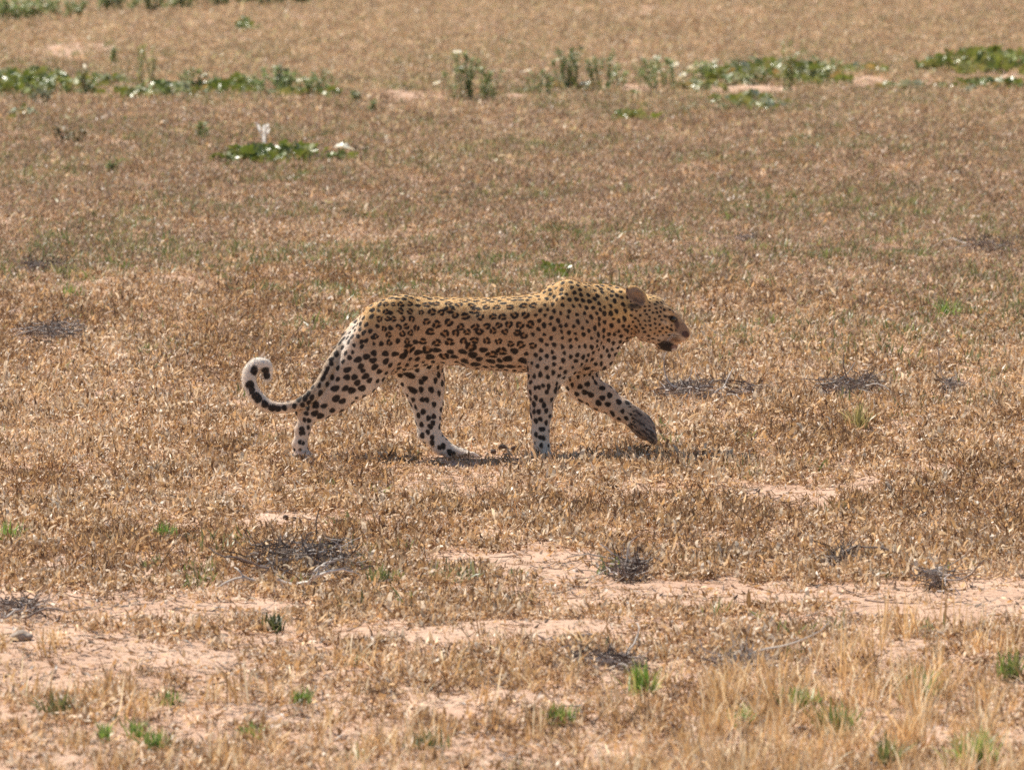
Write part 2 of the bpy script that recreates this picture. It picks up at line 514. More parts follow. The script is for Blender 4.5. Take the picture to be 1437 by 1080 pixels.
# --- coat colour as on the animal, with some light and shade painted in -------------------------------
X, V, Wd = LV[:, 0], LV[:, 1], LV[:, 2]
NV = len(LV)
OCH, TAN, PALE, WHITE = [np.array(c) for c in ((.67,.42,.175), (.54,.335,.185), (.67,.50,.36), (.86,.78,.68))]
BLACK = np.array((.020, .014, .011))
tail_pts = np.array(TAILD)
dt = np.full(NV, 1e9); ti = np.zeros(NV)
for i, p in enumerate(tail_pts):
    dd = np.sqrt((X - p[0])**2 + (V - p[1])**2 + (Wd - p[2])**2) - p[3]
    m_ = dd < dt; dt[m_] = dd[m_]; ti[m_] = i
is_tail = (dt < 2.5) & (ti > 3) & (X < 492)
tfrac = ti / (len(tail_pts) - 1)
topx = np.interp(X, ax, top); botx = np.interp(X, ax, bot)
hv = np.clip((V - topx) / np.maximum(botx - topx, 20), 0, 1.6)
leg = ((V > 522) | ((X < 500) & (V > 515)))
def mixc(a, b, t): return a * (1 - t[:, None]) + b * t[:, None]
base = mixc(np.repeat(OCH[None], NV, 0), np.repeat(TAN[None], NV, 0), smooth(.05, .45, hv))
base = mixc(base, np.repeat(PALE[None], NV, 0), smooth(.48, .92, hv) * .85)
base = mixc(base, np.repeat(WHITE[None], NV, 0), smooth(.9, 1.1, hv) * smooth(.1, .6, -LN[:, 2]) * .8)
base = mixc(base, np.repeat(PALE[None], NV, 0), smooth(530, 575, V) * .55)
base = mixc(base, np.repeat(WHITE[None], NV, 0), smooth(565, 625, V) * .45)
base = mixc(base, np.repeat(WHITE[None], NV, 0), (smooth(15, 24, Wd) * (X > 640) * smooth(500, 540, V)) * .55)     # far foreleg
base = mixc(base, np.repeat(WHITE[None], NV, 0), (smooth(5, 20, Wd) * (X < 640) * (X > 530) * smooth(500, 540, V)) * .5)
strip_ = np.exp(-(((X - 484) - (V - 480) * -.52) / 9.0) ** 2) * smooth(430, 460, V) * (1 - smooth(560, 575, V)) * (X < 510)
base = mixc(base, np.repeat(WHITE[None], NV, 0), strip_ * .8)                                                        # sunlit strip down the back of the thigh, painted into the coat
base = mixc(base, np.repeat(WHITE[None], NV, 0), is_tail * smooth(.35, .6, tfrac) * .95)
base = mixc(base, np.repeat(np.array((.42,.31,.2))[None], NV, 0), is_tail * (1 - smooth(.3, .45, tfrac)) * .7)
chest = smooth(800, 835, X) * smooth(468, 500, V) * (X < 880)
base = mixc(base, np.repeat(PALE[None], NV, 0), chest * .8)
head = X > 885
base = mixc(base, np.repeat(np.array((.54,.335,.175))[None], NV, 0), head * smooth(418, 430, V) * .8)
base = mixc(base, np.repeat(PALE[None], NV, 0), head * smooth(466, 476, V) * .6)
base *= (.88 + .24 * noise(X / 14, V / 14, Wd / 14, seed=31))[:, None]
dark = np.zeros(NV); inner = np.zeros(NV)
jit = (noise(X / 3.2, V / 3.2, Wd / 3.2, seed=33) - .5) * 2.2

def spot(ci, r, kind, axis, stretch, th=None):
    """one marking round vertex ci: solid, or a broken rosette"""
    c = LV[ci]; nrm = np.array([LN[ci, 0], -LN[ci, 2], LN[ci, 1]])
    near = np.nonzero((np.abs(X - c[0]) < r*2.6) & (np.abs(V - c[1]) < r*2.6) & (np.abs(Wd - c[2]) < r*2.6))[0]
    dv = LV[near] - c
    nn = np.stack([LN[near, 0], -LN[near, 2], LN[near, 1]], -1)
    ok = (nn @ nrm) > -.1
    a = np.array(axis, float); a -= nrm * (a @ nrm)
    if np.linalg.norm(a) < .2: a = np.cross(nrm, [0, 0, 1.])
    a /= np.linalg.norm(a) + 1e-9
    b = np.cross(nrm, a)
    u, w_ = dv @ a / stretch, dv @ b * 1.0
    h_ = dv @ nrm
    rr = np.sqrt(u*u + w_*w_ + h_*h_ * .6); an = np.arctan2(w_, u)
    ph = rng.uniform(0, 6.28, 3)
    rr2 = rr * (1 + .08*np.sin(2*an+ph[0]) + .07*np.sin(3*an+ph[1])) + jit[near] * .3
    if kind == 'solid':
        val = 1 - smooth(r*.82, r*1.12, rr2)
    else:
        k_ = rng.integers(1, 4)
        t = r * (.34 + .05 * np.sin(2*an + ph[0]))
        ring = 1 - smooth(t*.85, t*1.15, np.abs(rr2 - r*.64))
        gap = smooth(.80, .96, np.cos(k_*an + ph[1] + .5*np.sin(an + ph[0])))
        val = ring * (1 - gap)
        inner[near] = np.maximum(inner[near], (1 - smooth(r*.6, r*.85, rr2)) * ok)
    dark[near] = np.maximum(dark[near], val * ok)

def seen_vertex(x, v):
    m_ = np.nonzero((np.abs(X - x) < 2.5) & (np.abs(V - v) < 2.5))[0]
    return None if len(m_) == 0 else m_[np.argmin(Wd[m_])]

Z1 = lambda L: [(320 + a/3.725, 370 + b/3.725) for a, b in L]
Z2 = lambda L: [(640 + a/3.725, 370 + b/3.725) for a, b in L]
thigh = Z1([(670,495),(715,495),(770,465),(615,550),(685,545),(765,512),(830,480),(705,565),(775,550),(830,520),(610,600),(655,603),(725,597),(798,572),(855,540),(550,648),(605,658),(675,632),(748,618),(490,685),(555,712),(605,725),(650,670),(705,660),(495,750),(550,775),(447,748),(445,790),(487,803)])
hindfoot = Z1([(400,775),(392,825),(430,830),(395,860),(400,890),(425,865),(370,895),(370,860),(400,930),(375,925)])
farhind = Z1([(1035,605),(1010,625),(1090,618),(1060,545),(1110,575),(1070,665),(1110,685),(1000,665),(1005,718),(1045,718),(1085,740),(1010,780),(985,800),(1038,805),(1085,792),(1050,860),(1035,885),(1005,905),(1080,840),(1075,915),(1060,945),(1130,950),(1110,970),(990,540),(1130,630),(1150,985),(1170,1000)])
farhindbig = Z1([(940,588),(955,665)])
forel = Z2([(400,585),(435,585),(470,555),(485,600),(420,545),(515,575),(405,640),(425,655),(455,645),(490,650),(410,710),(440,722),(480,680),(468,735),(400,765),(425,780),(480,770),(408,828),(435,822),(458,815),(432,862),(460,870),(480,840),(410,900),(440,915),(465,920),(440,945)])
farfore = Z2([(720,510),(725,535),(690,555),(695,580),(695,620),(770,640),(668,678),(625,690),(712,690),(760,692),(738,735),(803,740),(810,680),(860,715),(865,745),(640,650),(575,660)])
rosA = Z1([(935,210),(980,210),(1028,210),(1080,215),(875,225),(870,285),(920,270),(970,260),(1020,260),(1070,243),(1125,245),(825,290),(780,300),(830,322),(915,330),(975,300),(1000,345),(1045,345),(945,378),(860,355),(790,355),(885,392),(1000,392),(1045,385),(1090,388),(830,422),(935,430),(720,437),(755,440),(790,412)])
rosB = Z1([(1165,215),(1225,215),(1180,240),(1270,250),(1105,278),(1050,290),(1150,300),(1220,300),(1310,280),(1100,335),(1170,335),(1225,345),(1290,330),(1155,378),(1240,385),(1330,380),(1175,425),(1215,432),(1295,425)]) + \
       Z2([(208,190),(268,215),(140,240),(65,245),(325,245),(235,268),(295,278),(165,275),(95,280),(105,330),(220,338),(305,338),(372,312),(435,295),(145,368),(50,385),(195,400),(368,385),(105,425),(275,410),(385,440),(150,458),(230,458),(400,250),(330,215)])
belly = Z1([(880,480),(925,490),(1000,470),(1095,460),(1155,470),(1220,468),(1275,485),(1285,535),(820,520),(1060,495),(1325,460)]) + \
        Z2([(255,372),(170,320),(340,430),(80,485),(300,465),(265,505),(175,517),(225,545),(95,535),(295,545),(340,515)])
rump = Z1([(700,275),(740,270),(775,262),(800,250),(745,235),(785,205),(715,310),(735,345),(700,355),(680,335),(750,378),(690,400),(715,395),(690,430)])
tailside = Z1([(650,325),(640,375),(590,430),(575,470),(545,515),(530,490),(555,455),(510,565),(490,590),(470,630),(620,400),(525,545),(605,460),(565,540)])
tailbig = [((358,522),6.6),((374,522),5.6),((374.5,529),5.4),((352,540),6.4),((351,546),5.2),((359,556),6.0),((364,561),6.0),((370,565),5.6),((380,574),5.8),((387,575),5.0),((400,570),4.4),((411,568),3.8)]
used = np.zeros(NV, bool)
def block(ci, rad):
    c = LV[ci]
    nrm = LN[ci]
    m_ = ((X - c[0])**2 + (V - c[1])**2 + (Wd - c[2])**2 < rad*rad) & (LN @ nrm > -.2)
    used[m_] = True
PLACED = []
def put(L, r, kind, axis, st, sp):
    for (x, v) in L:
        ci = seen_vertex(x, v)
        if ci is None: continue
        dn = min([math.hypot(x - a, v - b) for a, b in PLACED] + [99])
        if dn < (10.0 if kind == 'ring' else 9.0 if sp == 12 else 6.5): continue
        PLACED.append((x, v))
        rr = min(r * rng.uniform(.88, 1.12), dn * .6 if kind == 'ring' else dn * .47)
        spot(ci, rr, kind if rr > 4.0 else 'solid', axis, st * rng.uniform(.9, 1.1), None)
        block(ci, sp)
put(thigh, 4.7, 'solid', (1, -.35, 0), 1.2, 12.5)
put(hindfoot, 3.3, 'solid', (.2, 1, 0), 1.15, 9.5)
put(farhind, 4.2, 'solid', (.2, 1, 0), 1.15, 11.5)
put(farhindbig, 5.0, 'solid', (1, .3, 0), 1.8, 13)
put(forel, 3.4, 'solid', (.1, 1, 0), 1.2, 10)
put(farfore, 4.5, 'solid', (1, .5, 0), 1.1, 12)
flank = []
for j_, v_ in enumerate(np.arange(427, 487, 13.9)):
    for x_ in np.arange(596 + (j_ % 2) * 8.2, 752, 16.9):
        flank.append((x_ + rng.uniform(-2, 2), v_ + (x_ - 670) * .03 + 2.2 * math.sin(x_ / 21 + j_) + rng.uniform(-.9, .9)))
hip = []
for j_, v_ in enumerate(np.arange(424, 486, 11.5)):
    for x_ in np.arange(530 + (j_ % 2) * 6.2 + max(0, (440 - v_)) * .6, 591, 12.4):
        hip.append((x_ + rng.uniform(-1.5, 1.5), v_ + rng.uniform(-1.3, 1.3)))
put(flank, 5.5, 'ring', (1, -.08, 0), 1.16, 12)
put(hip, 4.4, 'ring', (.5, 1, 0), 1.05, 10)
put([q_ for q_ in belly if q_[1] < 499], 4.6, 'solid', (1, .05, 0), 1.4, 12)
put([q_ for q_ in belly if q_[1] >= 499] + [(661,500),(671,506),(687,508),(711,506),(665,514),(650,509),(636,503),(722,508)], 5.4, 'solid', (1, .05, 0), 1.3, 12)
put(rump, 3.5, 'solid', (.5, -1, 0), 1.2, 9)
put(tailside, 3.4, 'solid', (.5, -1, 0), 1.3, 10)
for (p, r) in tailbig:
    ci = seen_vertex(*p)
    if ci is not None: spot(ci, r, 'solid', (0, 1, 0), 1.1); block(ci, 11)
# everything the photograph does not show, and the fine spots of shoulder, neck and head
order = rng.permutation(NV)
def fill(cond, spacing, r, kind, axis, st):
    for ci in order:
        if used[ci] or not cond[ci]: continue
        spot(ci, r * rng.uniform(.8, 1.2), kind, axis, st * rng.uniform(.85, 1.2))
        block(ci, spacing * rng.uniform(.9, 1.1))
_ex, _ev = (X - 894.5)*.74 + (V - 414.5)*.67, -(X - 894.5)*.67 + (V - 414.5)*.74
earq = np.sqrt((_ex/16.5)**2 + (_ev/10.5)**2)
earz = (earq < 1.12) & (np.abs(Wd) > 15)
face = (X > 930) & (V > 428)
used |= is_tail & (ti > len(tail_pts) * .48) & (LN[:, 1] < .35)
fill(is_tail, 8.5, 3.6, 'solid', (0, 1, 0), 1.2)
fill((X > 885) & ~earz & ~((X > 951) & (V > 452)) & ~((X > 926) & (V > 470)) & ~((X > 937) & (V > 438) & (V < 456)), 5.6, 1.85, 'solid', (1, .4, 0), 1.25)
fill((X > 838) & (X <= 888) & (V < 500) & ~earz, 8.0, 2.95, 'solid', (.5, 1, 0), 1.2)
fill((X > 735) & (X <= 838) & (V < 545) & (np.abs(Wd) > -1), 8.4, 3.0, 'solid', (.4, 1, 0), 1.1)
fill((V < 430) & (X <= 735), 7.8, 3.0, 'solid', (1, 0, 0), 1.4)
fill((X <= 735) & (X > 560) & (V < 500), 15, 6.8, 'ring', (1, 0, 0), 1.2)
fill((X <= 560) & (V < 500), 9.5, 3.2, 'solid', (.6, 1, 0), 1.2)
fill((V < 600) & (X < 885), 10.5, 3.5, 'solid', (.3, 1, 0), 1.2)
fill((V < 632) & (X < 885), 8, 2.2, 'solid', (.3, 1, 0), 1.1)
dark *= 1 - .9 * ((X > 885) & earz)
base = mixc(base, base * np.array((.66, .52, .38)), inner * .85)
base = mixc(base, np.repeat(BLACK[None], NV, 0), np.clip(dark, 0, 1) * .965)
def paint(c, r, colr, amt=1.0, rot=0.0, soft=.35, side=False):
    ca, sa = math.cos(rot), math.sin(rot)
    x, v = X - c[0], V - c[1]
    x, v = x*ca + v*sa, -x*sa + v*ca
    q = np.sqrt((x/r[0])**2 + (v/r[1])**2) + jit * .04
    t = (1 - smooth(1 - soft, 1 + soft*.3, q)) * amt * (X > 860)
    base[:] = mixc(base, np.repeat(np.array(colr)[None], NV, 0), t)
paint((957,462), (9,13), (.33,.19,.115), .8, rot=-.6)          # brown bridge of the nose
paint((938,440.5), (6,2.6), (.80,.60,.38), .6, rot=.5)
paint((934,453), (7,2.8), (.80,.60,.40), .5, rot=.4)
paint((945,447.5), (8.5,5), (.035,.022,.016), .93, rot=.55)      # eye rims
paint((938,444), (6,1.6), (.04,.025,.018), .8, rot=.15)
paint((950,455), (4,7), (.09,.05,.035), .75, rot=-.3)
paint((950,469), (7,2.6), (.78,.52,.32), .6, rot=.3)
paint((962.5,469), (6.5,5.4), (.085,.035,.03), .92, rot=.5)        # nose leather
for k_, vv_ in enumerate((470.5, 473.5, 476.5)):
    paint((947, vv_), (10, 1.0), (.05,.03,.02), .8, rot=.12, soft=.6)
paint((944,476.5), (14,3.6), (.24,.13,.075), .65, rot=.1)
paint((936,485.5), (13.5,9), (.018,.012,.012), .97, rot=.2)       # black lip; shade of the open mouth painted on, not hollowed out
paint((947,487), (5,4.5), (.13,.065,.05), .8, rot=.2)
paint((946,487), (3.5,3), (.40,.25,.20), .7)
paint((947,491), (5,3), (.7,.62,.55), .8)
paint((879,463), (5,2.6), (.02,.015,.01), .95, rot=.35)
for (a_, b_, ro) in (((862,467),(7,1.2),-.35),((850,478),(9,1.3),.35),((838,478),(2,6),.1)):
    paint(a_, b_, (.03,.02,.015), .8, rot=ro, soft=.6)
base[:] = mixc(base, np.repeat(np.array((.34,.225,.155))[None], NV, 0), earz * (1 - smooth(.7, .92, earq - .35 * smooth(-1, 6, _ev))) * .9)
base[:] = mixc(base, np.repeat(np.array((.16,.10,.07))[None], NV, 0), earz * smooth(-2, 8, _ev + _ex * .35) * (1 - smooth(.8, .95, earq)) * .75)  # lower ear darkened in colour to shade its flat form
base[:] = mixc(base, np.repeat(np.array((.05,.035,.025))[None], NV, 0), (earq >= .95) * (np.abs(Wd) > 12) * np.exp(-((X-889)/10)**4 - ((V-429.5)/4.2)**4) * .9)  # shadow beneath the ear, painted into the coat
# dusty far forepaw
base[:] = mixc(base, np.repeat(np.array((.30,.21,.16))[None], NV, 0), smooth(884, 898, X) * (V > 570) * .75)
_st = noise((X * .54 - V * .84) / 2.6, (X * .84 + V * .54) / 11, Wd / 5, seed=77)
base[:] = mixc(base, np.repeat(np.array((.055,.036,.028))[None], NV, 0), smooth(874, 884, X) * (V > 570) * smooth(.45, .62, _st) * .85)
base = np.clip(base, 0, 1)

lme = bpy.data.meshes.new('body')
lme.vertices.add(NV); lme.vertices.foreach_set('co', LW.ravel())
lme.loops.add(quads.size); lme.loops.foreach_set('vertex_index', quads.ravel().astype(np.int32))
lme.polygons.add(len(quads)); lme.polygons.foreach_set('loop_start', np.arange(0, quads.size, 4))
lme.update(); lme.shade_smooth()
at = lme.color_attributes.new('col', 'FLOAT_COLOR', 'POINT')
at.data.foreach_set('color', np.concatenate([base, np.ones((NV, 1))], 1).astype('f').ravel())
def coat_mat():
    m, n, l, b = mat('leopard_coat')
    a = n.new('ShaderNodeAttribute'); a.attribute_name = 'col'
    tc = n.new('ShaderNodeTexCoord')
    mp = n.new('ShaderNodeMapping'); mp.inputs['Scale'].default_value = (160, 420, 420)
    nz = n.new('ShaderNodeTexNoise'); nz.inputs['Scale'].default_value = 1; nz.inputs['Detail'].default_value = 3
    l.new(tc.outputs['Object'], mp.inputs[0]); l.new(mp.outputs[0], nz.inputs['Vector'])
    mr = n.new('ShaderNodeMapRange'); mr.inputs[3].default_value = .72; mr.inputs[4].default_value = 1.28
    l.new(nz.outputs[0], mr.inputs[0])
    mx = n.new('ShaderNodeMix'); mx.data_type = 'RGBA'; mx.blend_type = 'MULTIPLY'; mx.inputs[0].default_value = 1
    l.new(a.outputs['Color'], mx.inputs[6]); l.new(mr.outputs[0], mx.inputs[7])
    l.new(mx.outputs[2], b.inputs['Base Color'])
    setin(b, Roughness=.7); b.inputs['Specular IOR Level'].default_value = .25
    b.inputs['Sheen Weight'].default_value = .12
    bp = n.new('ShaderNodeBump'); bp.inputs['Strength'].default_value = .35; bp.inputs['Distance'].default_value = .004
    l.new(nz.outputs[0], bp.inputs['Height']); l.new(bp.outputs[0], b.inputs['Normal'])
    return m
COAT = coat_mat()
lme.materials.append(COAT)
leopard = bpy.data.objects.new('leopard', None)
COL.objects.link(leopard)
leopard.location = (0, D0, 0)
tag(leopard, 'spotted leopard striding to the right with its tail tip curled up', 'leopard')
link('body', lme, leopard)

# eyes
me_eye = bpy.data.meshes.new('eye')
import bmesh
bm = bmesh.new(); bmesh.ops.create_uvsphere(bm, u_segments=16, v_segments=10, radius=3.9 / PXM); bm.to_mesh(me_eye); bm.free()
m, n, l, b = mat('amber_eye'); setin(b, Roughness=.28)
tc = n.new('ShaderNodeTexCoord'); gr = n.new('ShaderNodeTexNoise'); gr.inputs['Scale'].default_value = 90
rp = n.new('ShaderNodeValToRGB'); rp.color_ramp.elements[0].color = (.02, .015, .01, 1); rp.color_ramp.elements[1].color = (.09, .055, .018, 1)
l.new(tc.outputs['Object'], gr.inputs['Vector']); l.new(gr.outputs[0], rp.inputs[0]); l.new(rp.outputs[0], b.inputs['Base Color'])
me_eye.materials.append(m); me_eye.shade_smooth()
for s in (-1, 1):
    link('eye', me_eye, leopard, loc=tuple(to_world(np.array([945., 448., s*15.6]))))

# fur: short hairs lying backwards along the body
def hair_mat():
    m, n, l, b = mat('fur_hair')
    a = n.new('ShaderNodeAttribute'); a.attribute_name = 'hcol'
    l.new(a.outputs['Color'], b.inputs['Base Color'])
    setin(b, Roughness=.55); b.inputs['Specular IOR Level'].default_value = .3
    tr = n.new('ShaderNodeBsdfTranslucent'); l.new(a.outputs['Color'], tr.inputs[0])
    mx = n.new('ShaderNodeMixShader'); mx.inputs[0].default_value = .25
    l.new(b.outputs[0], mx.inputs[1]); l.new(tr.outputs[0], mx.inputs[2])
    l.new(mx.outputs[0], n['Material Output'].inputs[0])
    return m
def build_fur(N=100000):
    fa = rng.integers(0, len(quads), N)
    tri = quads[fa]
    u, v = rng.random(N), rng.random(N)
    w = np.stack([(1-u)*(1-v), u*(1-v), u*v, (1-u)*v], 1)
    root = (LW[tri] * w[:, :, None]).sum(1)
    nr = (LN[tri] * w[:, :, None]).sum(1); nr /= np.linalg.norm(nr, axis=1)[:, None]
    hc = (base[tri] * w[:, :, None]).sum(1)
    lv = (LV[tri] * w[:, :, None]).sum(1)
    legm = (lv[:, 1] > 535)
    flow = np.where(legm[:, None], np.array([-.25, 0, -1.0]), np.array([-1.0, 0, -.28]))
    flow = np.where((lv[:, 0] > 925)[:, None], np.array([-.9, 0, .2]), flow)
    flow = flow + rng.normal(0, .28, (N, 3))
    flow -= nr * (flow * nr).sum(1)[:, None]
    flow /= np.linalg.norm(flow, axis=1)[:, None] + 1e-9
    L = .0046 * rng.uniform(.6, 1.25, N)
    L *= np.where((lv[:, 0] > 905), .5, 1) * np.where(lv[:, 1] > 575, .65, 1)
    L *= np.where((lv[:, 1] > 495) & (lv[:, 1] < 530) & (lv[:, 0] > 560) & (lv[:, 0] < 850), 1.5, 1)
    L *= np.where((lv[:, 0] < 392), 2.2, 1)
    up = rng.uniform(.22, .5, N)
    p1 = root + (nr * up[:, None] * .9 + flow * .5) * L[:, None] * .5
    p2 = root + (nr * up[:, None] + flow) * L[:, None]
    pos = np.stack([root - nr * .0008, p1, p2], 1)
    rad = np.repeat(np.array([[.00042, .00034, .00008]]), N, 0)
    cu = bpy.data.hair_curves.new('fur')
    cu.add_curves([3] * N)
    cu.attributes['position'].data.foreach_set('vector', pos.astype('f').ravel())
    ra = cu.attributes.get('radius') or cu.attributes.new('radius', 'FLOAT', 'POINT')
    ra.data.foreach_set('value', rad.astype('f').ravel())
    hc = np.clip(hc * rng.uniform(.85, 1.2, (N, 1)), 0, 1)
    ca = cu.attributes.new('hcol', 'FLOAT_COLOR', 'CURVE')
    ca.data.foreach_set('color', np.concatenate([hc, np.ones((N, 1))], 1).astype('f').ravel())
    cu.materials.append(hair_mat())
    o = bpy.data.objects.new('fur', cu); COL.objects.link(o); o.parent = leopard
    tag(o, kind='stuff')
build_fur()
# whiskers
WHISK = leaf_mat('whisker_white', rough=.4, transl=.2, vary=.02)
for s_ in (-1, 1):
    for i in range(9):
        wb = MB()
        r0 = to_world(np.array([949 + U(-5, 4), 470 + U(-3, 5), s_ * 15.0]))
        dx, dz, dw = U(-.055, -.015), U(-.03, .0), s_ * U(.02, .05)
        wb.tube([tuple(r0), (r0[0]+dx*.5, r0[1]+dw*.6, r0[2]+dz*.3), (r0[0]+dx, r0[1]+dw, r0[2]+dz)], [.0005, .0004, .0001], (.8, .78, .74), k=3)
        link('whisker', wb.mesh('whisker', WHISK), leopard)
# ------------------------------------------------------------------ dry ground cover
DRY = [(.49,.31,.15), (.38,.23,.11), (.60,.41,.23), (.72,.56,.38), (.18,.105,.058), (.53,.35,.18), (.45,.285,.145), (.77,.64,.48), (.28,.17,.09), (.66,.48,.29), (.42,.25,.12)]
GREY = [(.20,.155,.125), (.31,.25,.205), (.13,.095,.075), (.46,.39,.33), (.085,.06,.05)]
GREEN = [(.17,.205,.06), (.21,.235,.08), (.14,.17,.05), (.27,.26,.11), (.34,.29,.14)]
STRAW = [(.66,.44,.22), (.74,.54,.30), (.56,.35,.16), (.82,.68,.46), (.48,.29,.13)]

def vary(c, a=.15):
    f = 1 + U(-a, a)
    return tuple(min(1, q * f) for q in c)

def curled_leaf(mb, p, L, w, col, lift, curl, az):
    """dry leaf rolled up along its length"""
    d = Vector((math.cos(az), math.sin(az), 0))
    pts, ws = [], []
    q = Vector(p); el = lift
    n = 4
    for i in range(n + 1):
        pts.append(tuple(q)); ws.append(w * (.45, 1, .9, .6, .12)[i])
        q = q + (d * math.cos(el) + Vector((0, 0, 1)) * math.sin(el)) * (L / n)
        el += curl / n
    tw = U(-.9, .9)
    side = Vector((-d.y, d.x, 0)) * math.cos(tw) + Vector((0, 0, 1)) * math.sin(tw)
    mb.strip(pts, ws, tuple(side), col, vary(col, .25))

def stem(mb, p, L, col, el, az, r=.0012, k=3, bend=.5, n=3):
    pts = []; q = Vector(p); rr = []
    for i in range(n + 1):
        pts.append(tuple(q)); rr.append(r * (1 - .5 * i / n))
        q = q + Vector((math.cos(az) * math.cos(el), math.sin(az) * math.cos(el), math.sin(el))) * (L / n)
        el += U(-bend, bend); az += U(-bend, bend)
    mb.tube(pts, rr, col, k=k)
    return pts

LEAF_M = leaf_mat('dry_plant_tissue', rough=.44, transl=.42, vary=.25, spec=.35)
GREEN_M = leaf_mat('green_plant_tissue', rough=.42, transl=.35, vary=.2, spec=.5)
GREYM = leaf_mat('grey_dead_twig', rough=.75, transl=.0, vary=.2, spec=.2)

def clump_dry(nl, rad, pal, hmax=1.0, stems=4):
    mb = MB()
    for i in range(nl):
        a = U(0, 6.283); r = rad * math.sqrt(random.random())
        curled_leaf(mb, (r*math.cos(a), r*math.sin(a), U(.0, .022) * hmax), U(.018, .048), U(.0026, .0066), vary(random.choice(pal), .2),
                    U(-.35, 1.15), U(-3.4, 2.8), U(0, 6.283))
    for i in range(stems):
        a = U(0, 6.283); r = rad * .8 * random.random()
        stem(mb, (r*math.cos(a), r*math.sin(a), 0), U(.03, .075) * hmax, vary(random.choice(pal), .2), U(.3, 1.5), U(0, 6.283), r=U(.0008, .0016))
    return mb

def clump_twigs(n, rad):
    mb = MB()
    for i in range(n):
        a = U(0, 6.283); r = rad * math.sqrt(random.random())
        stem(mb, (r*math.cos(a), r*math.sin(a), U(0, .02)), U(.04, .10), vary(random.choice(GREY), .25), U(-.1, .9), U(0, 6.283), r=U(.0012, .003), bend=.8)
    return mb

def clump_green(n, rad):
    mb = MB()
    for i in range(n):
        a = U(0, 6.283); r = rad * math.sqrt(random.random())
        c = vary(random.choice(GREEN), .2)
        curled_leaf(mb, (r*math.cos(a), r*math.sin(a), 0), U(.03, .075), U(.0022, .0045), c, U(.5, 1.5), U(-1.2, .6), U(0, 6.283))
    return mb

def clump_straw(n, rad, h):
    mb = MB()
    for i in range(n):
        a = U(0, 6.283); r = rad * math.sqrt(random.random())
        c = vary(random.choice(STRAW), .15)
        curled_leaf(mb, (r*math.cos(a), r*math.sin(a), 0), h * U(.5, 1.1), U(.0012, .0026), c, U(.7, 1.55), U(-1.3, .2), U(0, 6.283))
    return mb

def scatter(name, label, x, y, rot, scl, idx, meshes):
    """one object of uncountable growth: a point per tuft, a tuft on every point"""
    n_ = len(x)
    z = terrain(x, y)
    me = bpy.data.meshes.new(name)
    me.vertices.add(n_)
    me.vertices.foreach_set('co', np.stack([x, y, z], -1).astype('f').ravel())
    for nm, ty, arr, key in (('rot', 'FLOAT_VECTOR', rot, 'vector'), ('scl', 'FLOAT', scl, 'value'), ('idx', 'INT', idx, 'value')):
        a = me.attributes.new(nm, ty, 'POINT'); a.data.foreach_set(key, np.ascontiguousarray(arr, dtype=np.int32 if ty == 'INT' else np.float32).ravel())
    o = link(name, me)
    tag(o, label, kind='stuff')
    ng = bpy.data.node_groups.new(name + '_nodes', 'GeometryNodeTree')
    ng.interface.new_socket('Geometry', in_out='INPUT', socket_type='NodeSocketGeometry')
    ng.interface.new_socket('Geometry', in_out='OUTPUT', socket_type='NodeSocketGeometry')
    N, L = ng.nodes, ng.links
    gi, go = N.new('NodeGroupInput'), N.new('NodeGroupOutput')
    iop = N.new('GeometryNodeInstanceOnPoints')
    L.new(gi.outputs[0], iop.inputs['Points'])
    g2 = N.new('GeometryNodeGeometryToInstance')
    for k, m_ in list(enumerate(meshes))[::-1]:
        src = bpy.data.objects.new(name + '_tuft', m_)            # source shape, not linked to the scene
        oi = N.new('GeometryNodeObjectInfo'); oi.inputs['Object'].default_value = src
        L.new(oi.outputs['Geometry'], g2.inputs[0])
    L.new(g2.outputs[0], iop.inputs['Instance'])
    iop.inputs['Pick Instance'].default_value = True
    def at_(nm, ty):
        q = N.new('GeometryNodeInputNamedAttribute'); q.data_type = ty; q.inputs[0].default_value = nm
        return [s_ for s_ in q.outputs if s_.enabled and s_.name == 'Attribute'][0]
    L.new(at_('idx', 'INT'), iop.inputs['Instance Index'])
    e2r = N.new('FunctionNodeEulerToRotation'); L.new(at_('rot', 'FLOAT_VECTOR'), e2r.inputs[0])
    L.new(e2r.outputs[0], iop.inputs['Rotation'])
    L.new(at_('scl', 'FLOAT'), iop.inputs['Scale'])
    L.new(iop.outputs[0], go.inputs[0])
    md = o.modifiers.new('tufts', 'NODES'); md.node_group = ng
    return o

def field_points(n, y0, y1, power, margin=1.3):
    """random ground points in the wedge before the camera, thinning with distance"""
    # density per area ~ y^-power, width ~ y  -> pdf ~ y^(1-power)
    u = rng.random(n); k = 2 - power
    y = (y0**k + u * (y1**k - y0**k)) ** (1 / k) if abs(k) > 1e-6 else y0 * (y1 / y0) ** u
    hw = .054 * margin * y + .35
    x = rng.uniform(-1, 1, n) * hw
    return x, y

def rots(n, tilt=.25):
    return np.stack([rng.normal(0, tilt, n), rng.normal(0, tilt, n), rng.uniform(0, 6.283, n)], -1)

